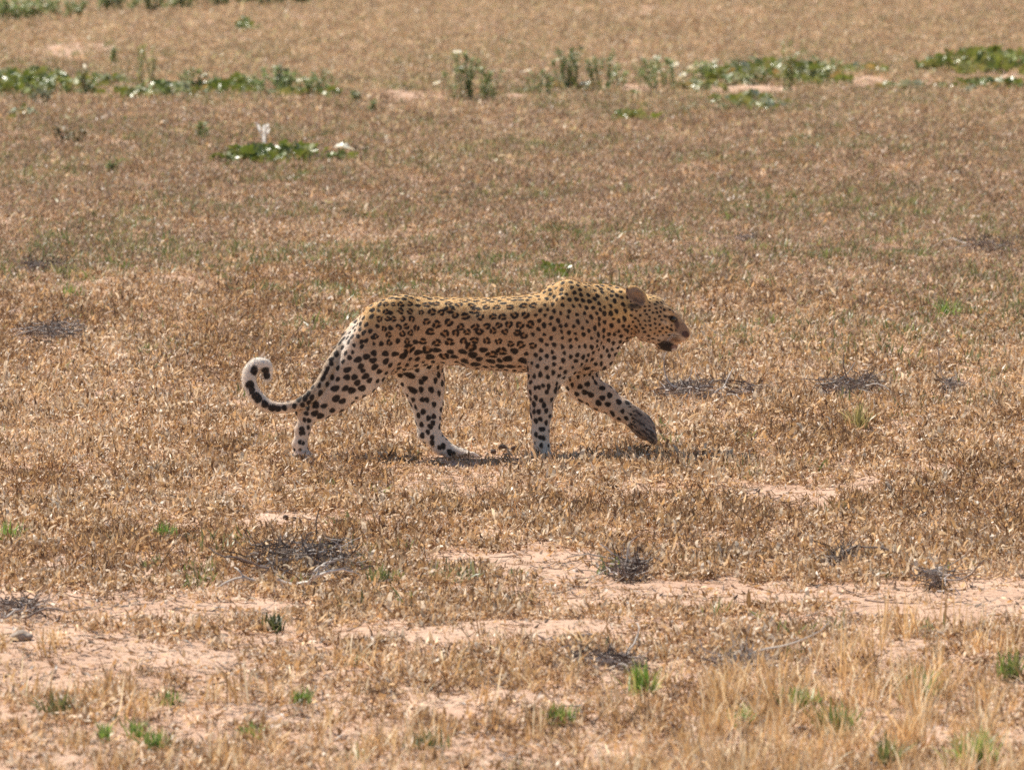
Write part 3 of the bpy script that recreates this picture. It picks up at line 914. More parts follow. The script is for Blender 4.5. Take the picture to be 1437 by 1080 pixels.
PALEP = [(.58,.43,.27), (.66,.51,.34), (.51,.365,.22), (.62,.47,.29), (.46,.325,.19), (.42,.38,.19)]
MID = [(.40,.265,.17), (.46,.315,.205), (.32,.21,.13), (.30,.28,.13), (.56,.41,.29), (.36,.25,.15)]
dry_meshes = [clump_dry(24, .062, DRY, U(.7, 1.2), 5).mesh('dry_tuft', LEAF_M) for _ in range(8)] + \
             [clump_dry(18, .055, [DRY[1], DRY[4], DRY[0], DRY[6]], 1.25, 8).mesh('dry_tuft', LEAF_M) for _ in range(3)] + \
             [clump_dry(17, .06, [DRY[2], DRY[3], DRY[7], DRY[5]], 1.0, 4).mesh('dry_tuft', LEAF_M) for _ in range(3)] + \
             [clump_dry(18, .06, PALEP, 1.2, 8).mesh('dry_tuft', LEAF_M) for _ in range(5)] + \
             [clump_dry(20, .06, MID, 1.1, 8).mesh('dry_tuft', LEAF_M) for _ in range(5)]
x, y = field_points(160000, 21.5, 150, 1.15)
c = cover(x, y)
patch = noise(x / .22, y / .45, seed=15)
keep = rng.random(len(x)) < np.maximum(c ** 1.25, .05 * (1 - smooth(45, 70, y))) * (.72 + .5 * smooth(.25, .6, patch))
foot = (np.abs(x + .20) < .18) & (np.abs(y - 35.62) < .55)               # round the planted far hind paw
keep &= ~(foot & (rng.random(len(x)) < .15))
x, y, c, patch = x[keep], y[keep], c[keep], patch[keep]
s = rng.uniform(.55, 1.15, len(x)) * (.7 + .4 * c) * (.82 + .36 * patch) * (1 + .45 * smooth(45, 110, y))
s = np.where((np.abs(x + .20) < .2) & (np.abs(y - 35.3) < .9), s * .5, s)
far = smooth(62, 92, y + 14 * (noise(x / 1.5, y / 5, seed=16) - .5))
tone = noise(x / .6, y / 1.3, seed=17)
idx = rng.integers(0, 8, len(x))
u_ = rng.random(len(x))
idx = np.where(u_ < smooth(.55, .75, tone) * .6, rng.integers(8, 11, len(x)), idx)
idx = np.where(u_ > 1 - .15 - smooth(.5, .25, tone) * 0 - .35 * (1 - smooth(.25, .45, tone)), rng.integers(11, 14, len(x)), idx)
mid = smooth(40, 56, y + 10 * (noise(x / 1.2, y / 4, seed=18) - .5))
idx = np.where(rng.random(len(x)) < mid * .8, rng.integers(19, 24, len(x)), idx)
idx = np.where(rng.random(len(x)) < far * .85, rng.integers(14, 19, len(x)), idx)
scatter('dry_leaf_litter', 'brown curled dry leaves and low dead herbs covering the ground', x, y, rots(len(x)), s, idx, dry_meshes)
print('litter', len(x))

# loose bits on the bare sand
bit_meshes = []
for _ in range(6):
    mb = MB()
    for i in range(7):
        curled_leaf(mb, (U(-.09, .09), U(-.09, .09), U(.001, .006)), U(.012, .03), U(.002, .005), vary(random.choice(DRY + GREY[:3]), .25), U(-.1, .5), U(-1, 1), U(0, 6.283))
    for i in range(2):
        stem(mb, (U(-.09, .09), U(-.09, .09), .003), U(.03, .09), vary(random.choice(GREY + DRY[:2])), U(-.03, .25), U(0, 6.283), r=U(.001, .002), bend=.35)
    bit_meshes.append(mb.mesh('loose_bits', LEAF_M))
x, y = field_points(34000, 21.5, 130, 1.5)
s = rng.uniform(.6, 1.4, len(x))
scatter('leaf_bits', 'scattered dead leaf bits and thin stalks on the sand', x, y, rots(len(x), .05), s, rng.integers(0, 6, len(x)), bit_meshes)

# small green weeds between the dry ones, most in the middle distance
green_meshes = [clump_green(16, .05).mesh('weed_tuft', GREEN_M) for _ in range(5)]
x, y = field_points(90000, 21.5, 150, 1.0)
gn = noise(x / .8, y / 2.6, seed=41) * .65 + noise(x / .25, y / .6, seed=42) * .35
band = smooth(38, 52, y) * (1 - smooth(78, 100, y) * .55)
row = np.exp(-((y - 84.5) / 6.5) ** 2)
pg = (smooth(.44, .66, gn) * (.07 + .70 * band) + row * smooth(.38, .6, gn) * .9) * cover(x, y)
keep = rng.random(len(x)) < pg
x, y = x[keep], y[keep]
s = rng.uniform(.6, 1.3, len(x))
scatter('green_weeds', 'short green weeds sprinkled through the dry cover', x, y, rots(len(x), .15), s, rng.integers(0, 5, len(x)), green_meshes)
print('weeds', len(x))

# fine straw in the foreground
straw_meshes = [clump_straw(18, .035, .10).mesh('straw_tuft', LEAF_M) for _ in range(5)]
x, y = field_points(4200, 21.5, 31, 1.0)
d = smooth(30.5, 25.5, y + 0) if False else 1 - smooth(25.5, 30.0, y - .8 * (x > .4) * np.minimum(x, 1.5))
nn = noise(x / .5, y / 1.2, seed=51)
keep = rng.random(len(x)) < d * smooth(.3, .65, nn) * (.35 + .65 * cover(x, y)) * (.45 + .55 * smooth(-.2, .7, x))
x, y = x[keep], y[keep]
s = rng.uniform(.6, 1.3, len(x))
scatter('dry_straw_grass', 'thin pale straw grass thinly covering the nearest ground', x, y, rots(len(x), .15), s, rng.integers(0, 5, len(x)), straw_meshes)
print('straw', len(x))
# ------------------------------------------------------------------ single plants and lumps
def lobed_leaf(kind):
    """deeply lobed melon leaf, folded along the midrib, ~0.1 m"""
    mb = MB()
    rim = []
    nl = 22
    for i in range(nl):
        a = 2 * math.pi * i / nl
        lob = .62 + .38 * math.cos(5 * (a)) + U(-.06, .06)
        r = .055 * (.55 + .45 * lob) * (1.15 if abs(math.sin(a)) < .4 else .95)
        rim.append((r * math.cos(a), r * math.sin(a), abs(math.sin(a)) * .018 + U(-.006, .006) - .008 * (r / .05) ** 2))
    pal = [(.15, .195, .035), (.20, .24, .045), (.25, .26, .075), (.38, .41, .26), (.42, .30, .11)]
    c = pal[kind]
    mb.v.append((0, 0, 0)); mb.c.append(vary(c))
    for p in rim: mb.v.append(p); mb.c.append(vary(c, .12))
    for i in range(nl): mb.f.append((0, 1 + i, 1 + (i + 1) % nl))
    mb.tube([(-.05, 0, -.055), (-.02, 0, -.02), (0, 0, -.002)], [.0022, .0018, .0014], (.2, .24, .1), k=3)
    return mb
MELON_M = leaf_mat('melon_leaf', rough=.33, transl=.25, vary=.22, spec=.55)
melon_leaf = [lobed_leaf(k).mesh('leaf', MELON_M) for k in (0, 0, 1, 1, 2, 2, 3, 4)]

def melon_plant(px, py, wpx, dpt, n, label, group=None, pal=(0, 8), h=.07, sc=1.0, bits=()):
    x0, y0, z0 = ground_at(px, py)
    root = bpy.data.objects.new('melon_vine_plant', None); COL.objects.link(root)
    root.location = (x0, y0, z0)
    tag(root, label, 'creeping plant', group)
    hw = wpx / F_PX * y0 / 2
    vb = MB()
    runs = []
    for i in range(5):
        p = Vector((U(-.3, .3) * hw, U(-.3, .3) * dpt, .02)); az = U(0, 6.283); pts = []
        for j in range(8):
            zz = float(terrain(np.array([x0 + p.x]), np.array([y0 + p.y]))[0]) - z0
            pts.append((p.x, p.y, zz + .012))
            p = p + Vector((math.cos(az) * hw * .28, math.sin(az) * dpt * .28, 0)); az += U(-.6, .6)
            p.x = max(-hw, min(hw, p.x)); p.y = max(-dpt, min(dpt, p.y))
        vb.tube(pts, [.004] * 8, (.16, .19, .07), k=3)
    o = link('vine', vb.mesh('vine', GREEN_M), root); tag(o, kind='stuff')
    cl = [(U(-.85, .85) * hw, U(-.7, .7) * dpt) for _ in range(max(4, n // 7))]
    for i in range(n):
        cx, cy = random.choice(cl)
        lx = max(-1.05, min(1.05, (cx + random.gauss(0, .30) * min(hw, .45)) / hw)) * hw; ly = cy + random.gauss(0, .35) * dpt
        zz = float(terrain(np.array([x0 + lx]), np.array([y0 + ly]))[0]) - z0
        e = 1 - .5 * (lx / hw) ** 2
        link('leaf', melon_leaf[random.randrange(*pal)], root, loc=(lx, ly, zz + U(.02, .02 + h) * e),
             rot=(U(-.9, .9), U(-.9, .9), U(0, 6.283)), scl=U(.55, 1.2) * sc)
    for (bx, by_) in bits:                                        # bleached leaf lying on top
        link('bleached_leaf', bleached, root, loc=((bx - px) / F_PX * y0, -.25 * dpt, (py - by_) / F_PX * y0 + .02), rot=(.12, U(-.15, .15), U(-.5, .5)), scl=1.3)
    return root
bb = lobed_leaf(3); bb.c = [(.85, .80, .64)] * len(bb.v)
bleached = bb.mesh('bleached_leaf', MELON_M)
melon_plant(398, 226, 178, .6, 190, 'low green melon vine with two bleached leaves below the white dead stalk', pal=(0, 6), h=.08, bits=((402, 213), (482, 208)))
melon_plant(777, 386, 38, .22, 20, 'small green creeping plant just above the back of the leopard', pal=(0, 4), h=.05, sc=.75)
melon_plant(55, 130, 177, 1.6, 195, 'bright green creeping vine at the far left edge of the plant band', pal=(0, 6), h=.17, sc=1.15)
melon_plant(232, 136, 141, 1.1, 135, 'dark brownish green creeping vine left of the tall feathery bush', pal=(0, 8), h=.10, sc=1.1)
melon_plant(322, 130, 82, 1.0, 90, 'dark green low vine at the foot of the feathery green bush', pal=(0, 4), h=.10, sc=1.1)
melon_plant(1085, 116, 200, 1.3, 225, 'wide mixed green vine behind the sandy streak, right of the white flowers', pal=(0, 8), h=.16, sc=1.15)
melon_plant(1195, 106, 129, 1.0, 67, 'thin yellowish vine running right from the wide mixed green vine', pal=(2, 8), h=.07)
melon_plant(1385, 101, 177, 1.2, 195, 'tall mound of green vine behind the sandy streak at the right edge', pal=(0, 6), h=.20, sc=1.15)
melon_plant(1390, 128, 129, .7, 120, 'flat green vine in front of the sandy streak at the right edge', pal=(0, 8), h=.08)
melon_plant(1275, 128, 106, .6, 48, 'sparse vine with orange dry leaves in front of the sandy streak', pal=(4, 8), h=.06)
melon_plant(1055, 150, 153, 1.2, 82, 'scattered bluish green vine in front of the wide mixed green vine', pal=(2, 7), h=.08)
melon_plant(890, 168, 66, .7, 34, 'dull olive vine by itself below the clump of white flowers', pal=(1, 6), h=.06)
melon_plant(985, 128, 70, .6, 45, 'brown and orange withering vine under the dense white flowers', pal=(4, 8), h=.07)
melon_plant(345, 43, 35, 1.2, 36, 'small dark plant alone in the far field above the left vines', pal=(0, 4), h=.10)
melon_plant(1145, 5, 42, 1.6, 36, 'small dark plant at the very top edge of the far field', pal=(0, 4), h=.14, sc=1.2)
melon_plant(40, 162, 40, .8, 26, 'pale grey withered vine below the left end of the plant band', pal=(5, 8), h=.08)

# herbs with white flowers
def flower_mesh():
    mb = MB()
    for i in range(5):
        a = 2 * math.pi * i / 5
        d = Vector((math.cos(a), math.sin(a), 0)); s_ = Vector((-d.y, d.x, 0))
        mb.strip([tuple(d*.002), tuple(d*.014 + Vector((0, 0, .008))), tuple(d*.028 + Vector((0, 0, .006)))], [.003, .011, .005], tuple(s_), (.92, .87, .68))
    mb.tube([(0, 0, .002), (0, 0, .009)], [.004, .003], (.7, .6, .15), k=5)
    return mb
FLOWER_M = leaf_mat('white_petal', rough=.6, transl=.3, vary=.05, spec=.3)
flower_me = flower_mesh().mesh('flower', FLOWER_M)

def herb(px, py, hpx, wpx, label, ns=9, nl=160, nf=4, group=None, pal=None, name='flowering_herb', cat='wild herb', flowers_at=None, leaf=(.025, .06), lw=.005, lean=.5):
    x0, y0, z0 = ground_at(px, py)
    root = bpy.data.objects.new(name, None); COL.objects.link(root); root.location = (x0, y0, z0)
    tag(root, label, cat, group)
    k = y0 / F_PX
    H, Wd_ = hpx * k, wpx * k
    pal = pal or [(.24, .31, .11), (.29, .35, .14), (.19, .25, .08), (.36, .38, .19)]
    sb, fb, tips = MB(), MB(), []
    for i in range(ns):
        bx = U(-.35, .35) * Wd_; az = U(0, 6.283); h = H * U(.55, 1.05)
        ln = U(.1, lean) * Wd_
        p = [(bx, U(-.08, .08), 0), (bx + math.cos(az)*ln*.3, math.sin(az)*ln*.3, h*.45), (bx + math.cos(az)*ln*.8, math.sin(az)*ln*.8, h*.8), (bx + math.cos(az)*ln, math.sin(az)*ln, h)]
        sb.tube(p, [.0035, .003, .002, .001], (.19, .22, .10), k=4)
        tips.append(p[-1])
        for j in range(int(nl * 2.2) // ns):
            t = random.random() ** .8 * 3
            a = min(2, int(t)); f = t - a
            q = Vector(p[a]).lerp(Vector(p[a+1]), f)
            curled_leaf(fb, tuple(q), U(*leaf), lw * U(.8, 1.6), vary(random.choice(pal), .2), U(.1, 1.1), U(-1.1, .4), U(0, 6.283))
    o = link('stems', sb.mesh('stems', GREEN_M), root); tag(o, kind='stuff')
    o = link('foliage', fb.mesh('foliage', GREEN_M), root); tag(o, kind='stuff')
    if flowers_at:
        for (fx, fy) in flowers_at:
            link('flower', flower_me, root, loc=((fx - px) * k, -.06 + U(-.05, .05), (py - fy) * k), rot=(U(-.5, .5), U(-.5, .5), U(0, 6)), scl=U(1.1, 1.6))
    else:
        for i in range(nf):
            t = random.choice(tips)
            link('flower', flower_me, root, loc=(t[0] + U(-.03, .03), t[1] + U(-.04, .0), t[2] * U(.8, 1.03)), rot=(U(-.5, .5), U(-.5, .5), U(0, 6)), scl=U(.8, 1.3))
    return root
herb(652, 150, 72, 38, 'taller left one of the paired green herbs with white flowers mid band', ns=12, nl=260, flowers_at=((642,77),(637,106),(614,120),(650,98)))
herb(682, 152, 52, 30, 'shorter right one of the paired green herbs with one white flower', ns=9, nl=150, flowers_at=((692,118),))
herb(752, 140, 40, 24, 'faint sparse herb with two flowers left of the tall dark herb', ns=6, nl=60, flowers_at=((740,101),(742,137)))
herb(795, 132, 62, 50, 'tall dark bushy herb with white flowers in the middle of the band', ns=13, nl=260, flowers_at=((786,85),(820,119),(789,115)))
herb(843, 126, 54, 34, 'upright green herb with one white flower right of the dark bushy herb', ns=10, nl=170, flowers_at=((858,90),))
herb(868, 122, 32, 26, 'low green herb with one small white flower before the upright one', ns=7, nl=90, flowers_at=((870,113),))
herb(935, 124, 42, 60, 'broad pale herb under white flowers left of the flower cluster', ns=13, nl=230, flowers_at=((922,80),(948,90),(892,83),(939,91),(958,104)))
herb(985, 118, 36, 44, 'low herb crowded with the densest cluster of white flowers', ns=10, nl=150, flowers_at=((972,97),(979,92),(985,90),(995,92),(1004,86),(1005,84),(980,106),(969,94),(998,95)))
herb(385, 138, 44, 76, 'dense feathery green bush with one white flower in left half of band', ns=14, nl=300, flowers_at=((375,107),), leaf=(.03, .075))
herb(396, 134, 42, 26, 'grey green upright tuft at the right of the dense feathery bush', ns=9, nl=140, nf=0, name='upright_herb', pal=[(.15,.17,.10),(.11,.14,.07)])
herb(440, 140, 34, 40, 'thin green herb with one pale flower right of the feathery bush', ns=8, nl=100, flowers_at=((421,113),))
herb(116, 138, 48, 30, 'thin brownish green stalky herb rising from the left vines', ns=8, nl=90, nf=0, name='stalky_herb', pal=[(.20,.20,.09),(.16,.19,.07),(.28,.22,.12)])
herb(206, 124, 62, 34, 'tall yellow green feathery stalks above the dark left vine', ns=10, nl=110, nf=0, name='stalky_herb', pal=[(.36,.36,.14),(.30,.32,.12)], lean=.35)
herb(158, 94, 32, 10, 'small solitary dark green upright herb in the far sand', ns=5, nl=70, nf=0, name='upright_herb')
herb(1112, 130, 76, 40, 'tall yellow green stalks standing before the wide mixed green vine', ns=12, nl=130, nf=0, name='stalky_herb', pal=[(.30,.30,.11),(.24,.27,.10)], lean=.4)
herb(57, 146, 30, 22, 'small grey green herb below the bright left vine', ns=6, nl=60, nf=0, name='upright_herb', pal=[(.18,.20,.13)])
herb(500, 152, 30, 26, 'thin green herb left of the pale sand patch', ns=6, nl=50, nf=1)
herb(522, 165, 22, 16, 'tiny grey green herb below the pale sand patch', ns=5, nl=36, nf=0, name='upright_herb')
herb(285, 195, 28, 12, 'small upright dull green herb above the bright melon vine', ns=5, nl=40, nf=0, name='upright_herb')
herb(157, 245, 24, 14, 'small bluish green herb alone in the left middle field', ns=5, nl=44, nf=0, name='upright_herb')
herb(95, 200, 24, 50, 'patchy brown green herb in the field below the left vines', ns=9, nl=90, nf=0, name='stalky_herb', pal=[(.26,.20,.11),(.18,.17,.08)])
herb(770, 140, 34, 22, 'thin green wisp behind the round patch of sand', ns=5, nl=40, nf=0, name='upright_herb')
melon_plant(425, 138, 90, 1.0, 60, 'thin yellow green vine leading right from the feathery bush', pal=(2, 8), h=.08)
melon_plant(160, 122, 70, .9, 50, 'small mid green vine between the bright left vine and the yellow stalks', pal=(2, 7), h=.10)
melon_plant(820, 132, 150, .8, 60, 'low thin vine at the feet of the middle herbs', pal=(2, 8), h=.06)
herb(268, 128, 34, 40, 'low green bush between the yellow stalks and the feathery bush', ns=9, nl=120, nf=1, name='bushy_herb')
herb(450, 138, 36, 46, 'wispy green herb at the right end of the left plant band', ns=9, nl=90, nf=1)
herb(25, 118, 26, 60, 'leafy green herb at the far left above the bright vine', ns=10, nl=130, nf=1, name='bushy_herb')
herb(905, 120, 40, 30, 'soft green herb left of the broad pale flowered herb', ns=9, nl=110, nf=2)
herb(1030, 112, 26, 60, 'green herb on the left shoulder of the wide mixed vine', ns=9, nl=130, nf=1, name='bushy_herb')
herb(1160, 112, 30, 50, 'green herb on the right shoulder of the wide mixed vine', ns=9, nl=120, nf=0, name='bushy_herb')
# far band along the top
tops = [(8,36,26,44,'leftmost flowering herb of the far top band'),(52,34,24,50,'low white flowered herb second from left in the far band'),(95,32,16,44,'faint low herb in the gap of the far top band'),
 (160,22,24,50,'first dense herb of the far band right of its gap'),(205,20,24,48,'flowering herb of the far band above the pale sand'),(250,18,24,50,'herb with the largest white flowers in the far band'),
 (298,16,22,46,'flowering herb of the far band above the small dark plant'),(350,13,22,44,'tall dark green herb of the far band'),(385,12,20,44,'second last full herb of the far band'),(428,9,18,40,'rightmost small herb of the far top band')]
for i, (px, py, h, w, lb) in enumerate(tops):
    herb(px, py, h + 8, w + 14, lb, ns=12, nl=190, nf=(4, 7, 1, 6, 6, 8, 6, 2, 3, 1)[i], group='flowering herbs along the far top edge', leaf=(.04, .09), lw=.008)

# white dead stalk
def branch_thing(name, label, cat, px, py, runs, pal, r0, m_, k=5, group=None):
    """forked dead wood; runs are polylines in photograph pixels relative to the foot (dx, up) with depth in metres; the first is the main part"""
    x0, y0, z0 = ground_at(px, py); q = y0 / F_PX
    root = bpy.data.objects.new(name, None); COL.objects.link(root); root.location = (x0, y0, z0)
    tag(root, label, cat, group)
    for i, rn in enumerate(runs):
        mb = MB()
        pts = [(a*q, d_, u*q) for (a, u, d_) in rn]
        if len(pts) > 2:
            P3 = dense([(p[0], p[1], p[2], 0) for p in pts], 3); pts = [p[:3] for p in P3]
        n_ = len(pts); r_ = r0 * (1 if i == 0 else .6)
        c_ = vary(random.choice(pal), .15)
        pts = [(p[0] + U(-.15, .15) * r_, p[1], p[2] + U(-.3, .3) * r_) for p in pts]
        mb.tube(pts, [r_ * (1 - .65 * j / n_) * U(.85, 1.1) for j in range(n_)], c_, vary(c_, .2), k=k)
        link('stem' if i == 0 else 'twig', mb.mesh('stem' if i == 0 else 'twig', m_), root)
    return root
PALEW = leaf_mat('bleached_wood', rough=.7, transl=0, vary=.08, spec=.2)
WHITEW = leaf_mat('bleached_stalk', rough=.6, transl=.45, vary=.04, spec=.3)
stalk = branch_thing('dead_stalk', 'bleached white forked stalk standing behind the melon vine', 'dead stalk', 369, 212,
  [[(0,0,0),(1,14,0),(0,24,.02),(2,36,0)],[(0,22,0),(-6,34,.03),(-10,44,.05)],[(1,26,0),(5,34,-.03),(4,40,-.04)],[(1,8,0),(4,18,.02)]], [(.90,.86,.80)], .012, WHITEW)

for (a_, u_, l_, e_) in ((0, 10, .05, 1.2), (1, 18, .07, 1.35), (2, 24, .07, 1.0), (1, 29, .06, 1.5), (-4, 32, .05, 1.9), (2, 34, .05, .9), (0, 4, .04, 1.2)):  # thin strips added so the stalk looks bright against the sun
    mb = MB(); k_ = gy(212) / F_PX
    p_ = Vector((a_ * k_, -.02, u_ * k_)); pts = [tuple(p_ + Vector((math.cos(e_) * l_ * t, 0, math.sin(e_) * l_ * t))) for t in (0, .35, .7, 1)]
    mb.strip(pts, [.004, .012, .010, .002], (math.sin(e_), .3, -math.cos(e_)), (.92, .90, .84))
    link('backlit_strip', mb.mesh('backlit_strip', WHITEW), stalk)
# ------------------------------------------------------------------ dead shrubs, sticks, tufts
def twig_heap(px, py, wpx, dpt, n, label, pale=.15, h=.05, cat='dead shrub', dry=0):
    """flattened heap of grey twigs: a root, the fine brush, and the larger twigs one by one"""
    x0, y0, z0 = ground_at(px, py); q = y0 / F_PX
    root = bpy.data.objects.new('dead_shrub', None); COL.objects.link(root); root.location = (x0, y0, z0)
    tag(root, label, cat)
    hw = wpx * q / 2
    mb = MB()
    cl = [(U(-.8, .8), U(-.7, .7)) for _ in range(max(3, int(wpx / 26)))]
    for i in range(int(n * 1.6)):
        c = random.choice(cl)
        lx = max(-1, min(1, c[0] + random.gauss(0, .2))) * hw; ly = max(-1, min(1, c[1] + random.gauss(0, .3))) * dpt
        zz = float(terrain(np.array([x0+lx]), np.array([y0+ly]))[0]) - z0
        col = vary(random.choice([(.44,.39,.35),(.55,.49,.44)] if random.random() < pale else GREY[:3] + GREY[4:]), .25)
        stem(mb, (lx, ly, zz + U(0, h * 1.15)), U(.04, .12), col, U(-.25, .35), U(0, 6.283), r=U(.0011, .0034), bend=.85)
    o = link('brushwood', mb.mesh('brushwood', GREYM), root); tag(o, kind='stuff')
    for i in range(max(2, int(wpx / 22))):
        tb = MB(); lx = U(-.75, .75) * hw
        stem(tb, (lx, U(-.6, .2) * dpt, U(.01, h)), U(.14, .3), vary((.50,.44,.38) if random.random() < .4 else (.24,.19,.165)), U(-.1, .2), U(0, 6.283), r=.0042, k=5, bend=.5, n=7)
        link('twig', tb.mesh('twig', GREYM), root)
    return root
twig_heap(425, 800, 165, .55, 330, 'grey heap of brushwood under a pale curved branch, below the hind legs', h=.07)
twig_heap(70, 388, 90, .6, 170, 'dark grey dead brush at left, level with the back of the leopard', pale=.1, h=.06)
twig_heap(85, 478, 140, .55, 220, 'long grey dead brush at left, level with the belly of the leopard', pale=.25)
twig_heap(1000, 565, 130, .5, 280, 'wide grey dead brush just right of the raised forepaw', pale=.2, h=.06)
twig_heap(1180, 552, 110, .5, 230, 'grey dead brush farther right behind the wide one', pale=.18, h=.07)
twig_heap(1335, 548, 44, .3, 70, 'small dark dead brush at right, right of the two grey ones', h=.05)
twig_heap(1385, 358, 90, .6, 130, 'dark dead brush near the right edge above the head level', pale=.05, h=.06)
twig_heap(1060, 925, 110, .3, 130, 'flat pale grey twigs on the sand at lower right', pale=.65, h=.02)
twig_heap(1310, 830, 40, .2, 60, 'small dark stump of twigs in the sand at right', h=.06)
twig_heap(885, 798, 70, .3, 110, 'dark grey brush at the upper edge of the long sand strip', h=.05)
twig_heap(25, 868, 60, .35, 110, 'grey brush at the left edge beside the sand strip', pale=.15, h=.04)
twig_heap(845, 925, 90, .3, 110, 'grey twigs just below the smooth stick on the sand', pale=.2, h=.035)
twig_heap(1050, 345, 30, .3, 40, 'tiny dark dead brush in the field above the head', h=.05)
twig_heap(1180, 790, 60, .3, 80, 'dark dead brush above the sand at right', pale=.1, h=.045)
# branches and sticks
branch_thing('dead_branch', 'pale curved branch with forked twigs lying on the grey brushwood', 'branch', 420, 810,
  [[(-4,8,-.25),(15,14,-.28),(28,23,-.3),(45,30,-.3),(62,31,-.28),(76,26,-.25)],[(20,18,-.28),(24,30,-.3),(36,38,-.25),(45,40,-.2)],[(28,23,-.3),(30,34,-.28),(38,37,-.3),(44,30,-.3)],
   [(-4,8,-.25),(-26,13,-.2),(-45,14,-.2)],[(-60,12,-.2),(-76,18,-.2),(-84,28,-.2),(-90,30,-.15)],[(-76,18,-.2),(-98,14,-.25),(-115,4,-.3),(-122,-2,-.35)]], [(.60,.52,.44),(.66,.58,.50)], .0085, PALEW)
branch_thing('broken_stick', 'smooth grey brown stick lying on the sand below center right', 'stick', 815, 892,
  [[(-42,-2,.0),(-15,5,0),(10,6,0),(34,7,0)],[(-42,-2,0),(-58,-3,.02),(-72,-10,.04)],[(-50,0,0),(-62,6,0)]], [(.38,.31,.26)], .0085, GREYM, k=7)
branch_thing('broken_stick', 'grey forked stick lying among straw at the lower middle', 'stick', 670, 955,
  [[(-46,-4,0),(-20,1,0),(5,2,0),(36,5,0)],[(8,2,0),(16,9,-.02)],[(8,2,0),(20,-5,-.05)]], [(.20,.165,.15)], .009, GREYM, k=7)
branch_thing('long_twig', 'long thin upper twig lying across the sand at right', 'twig', 1270, 846,
  [[(-55,6,.0),(-20,2,0),(20,1,0),(60,2,0),(95,5,0)]], [(.28,.20,.16)], .0032, GREYM)
branch_thing('long_twig', 'long dark lower twig lying across the sand at right', 'twig', 1280, 861,
  [[(-48,-2,.0),(-10,1,0),(25,0,0),(50,-1,0)]], [(.24,.17,.13)], .0045, GREYM)
branch_thing('standing_twig', 'thin upright twig sticking out of the sand at right', 'twig', 1243, 858, [[(0,0,0),(1,14,0),(0,28,.02)]], [(.32,.19,.12)], .003, GREYM)
branch_thing('standing_twig', 'short upright dark twig in the sand near the right edge', 'twig', 1426, 866, [[(0,0,0),(1,10,0),(0,20,.0)]], [(.22,.14,.10)], .004, GREYM)
branch_thing('long_twig', 'pale thin stalk lying in the cover below the raised forepaw level at right', 'twig', 1260, 592, [[(-42,-4,0),(-10,1,0),(25,5,0),(50,9,0)]], [(.62,.47,.32)], .004, GREYM)
branch_thing('curved_stalk', 'pale curved stalk standing just right of the nose of the leopard', 'stalk', 1003, 455, [[(0,0,0),(-3,14,0),(-6,22,0),(-1,36,.02)]], [(.62,.48,.36)], .0035, GREYM)
branch_thing('curved_stalk', 'dark curved stalk standing in the right middle field', 'stalk', 1356, 515, [[(0,0,0),(-2,18,0),(-9,30,0),(-11,44,.02)],[(-2,18,0),(3,26,0)]], [(.40,.26,.16)], .003, GREYM)
branch_thing('curved_stalk', 'pale blade standing upright in the field above right of the head', 'stalk', 1121, 312, [[(0,0,0),(3,8,0),(5,18,0)]], [(.70,.58,.44)], .006, GREYM)
branch_thing('curved_stalk', 'bright dry blade standing in the cover right of the tail', 'stalk', 429, 480, [[(0,0,0),(-5,7,0),(-10,12,0)]], [(.72,.6,.46)], .004, GREYM)
branch_thing('curved_stalk', 'white dry stalk upright at the left edge above the tail', 'stalk', 3, 548, [[(0,0,0),(3,12,0),(5,25,0)]], [(.70,.6,.48)], .004, GREYM)

# stones and dung
def lump(name, label, cat, px, py, r, sq, colr, seed, up=0.0, group=None, dm=None):
    x0, y0, z0 = ground_at(px, py)
    bm = bmesh.new(); bmesh.ops.create_icosphere(bm, subdivisions=3, radius=1)
    P = np.array([v.co[:] for v in bm.verts])
    k_ = .75 + .5 * noise(P[:, 0]*1.4 + 9, P[:, 1]*1.4 + 9, P[:, 2]*1.4 + 9, seed=seed) + .16 * (noise(P[:, 0]*5 + 9, P[:, 1]*5 + 9, P[:, 2]*5 + 9, seed=seed+1) - .5)
    for v, f in zip(bm.verts, k_): v.co = Vector((v.co.x * f * r, v.co.y * f * r * .9, v.co.z * f * r * sq))
    me = bpy.data.meshes.new(name); bm.to_mesh(me); bm.free(); me.shade_smooth()
    me.materials.append(dm)
    o = link(name, me, loc=(x0, y0, z0 + r * sq * .6 + up))
    return tag(o, label, cat, group)
def lump_mat(nm, a, b_):
    m, n, l, b = mat(nm)
    tc = n.new('ShaderNodeTexCoord'); z = n.new('ShaderNodeTexNoise'); z.inputs['Scale'].default_value = 60; z.inputs['Detail'].default_value = 5
    rp = n.new('ShaderNodeValToRGB'); rp.color_ramp.elements[0].position = .35; rp.color_ramp.elements[1].position = .65
    rp.color_ramp.elements[0].color = (*a, 1); rp.color_ramp.elements[1].color = (*b_, 1)
    l.new(tc.outputs['Object'], z.inputs['Vector']); l.new(z.outputs[0], rp.inputs[0]); l.new(rp.outputs[0], b.inputs['Base Color'])
    bp = n.new('ShaderNodeBump'); bp.inputs['Strength'].default_value = .7; bp.inputs['Distance'].default_value = .006
    l.new(z.outputs[0], bp.inputs['Height']); l.new(bp.outputs[0], b.inputs['Normal'])
    setin(b, Roughness=.9)
    return m
DUNG = lump_mat('dark_dung', (.05, .032, .024), (.13, .085, .06))
STONE = lump_mat('grey_stone', (.24, .18, .14), (.46, .37, .29))
lump('dung_ball', 'left one of two small dark balls on the bare sand patch', 'dung', 400, 719, .011, .9, None, 61, dm=DUNG)
lump('dung_ball', 'right one of two small dark balls on the bare sand patch', 'dung', 411, 720, .012, .8, None, 63, dm=DUNG)
lump('dung_ball', 'dark dung pellet close before the white hind paw', 'dung', 692, 645, .011, .9, None, 65, dm=DUNG, up=.02)
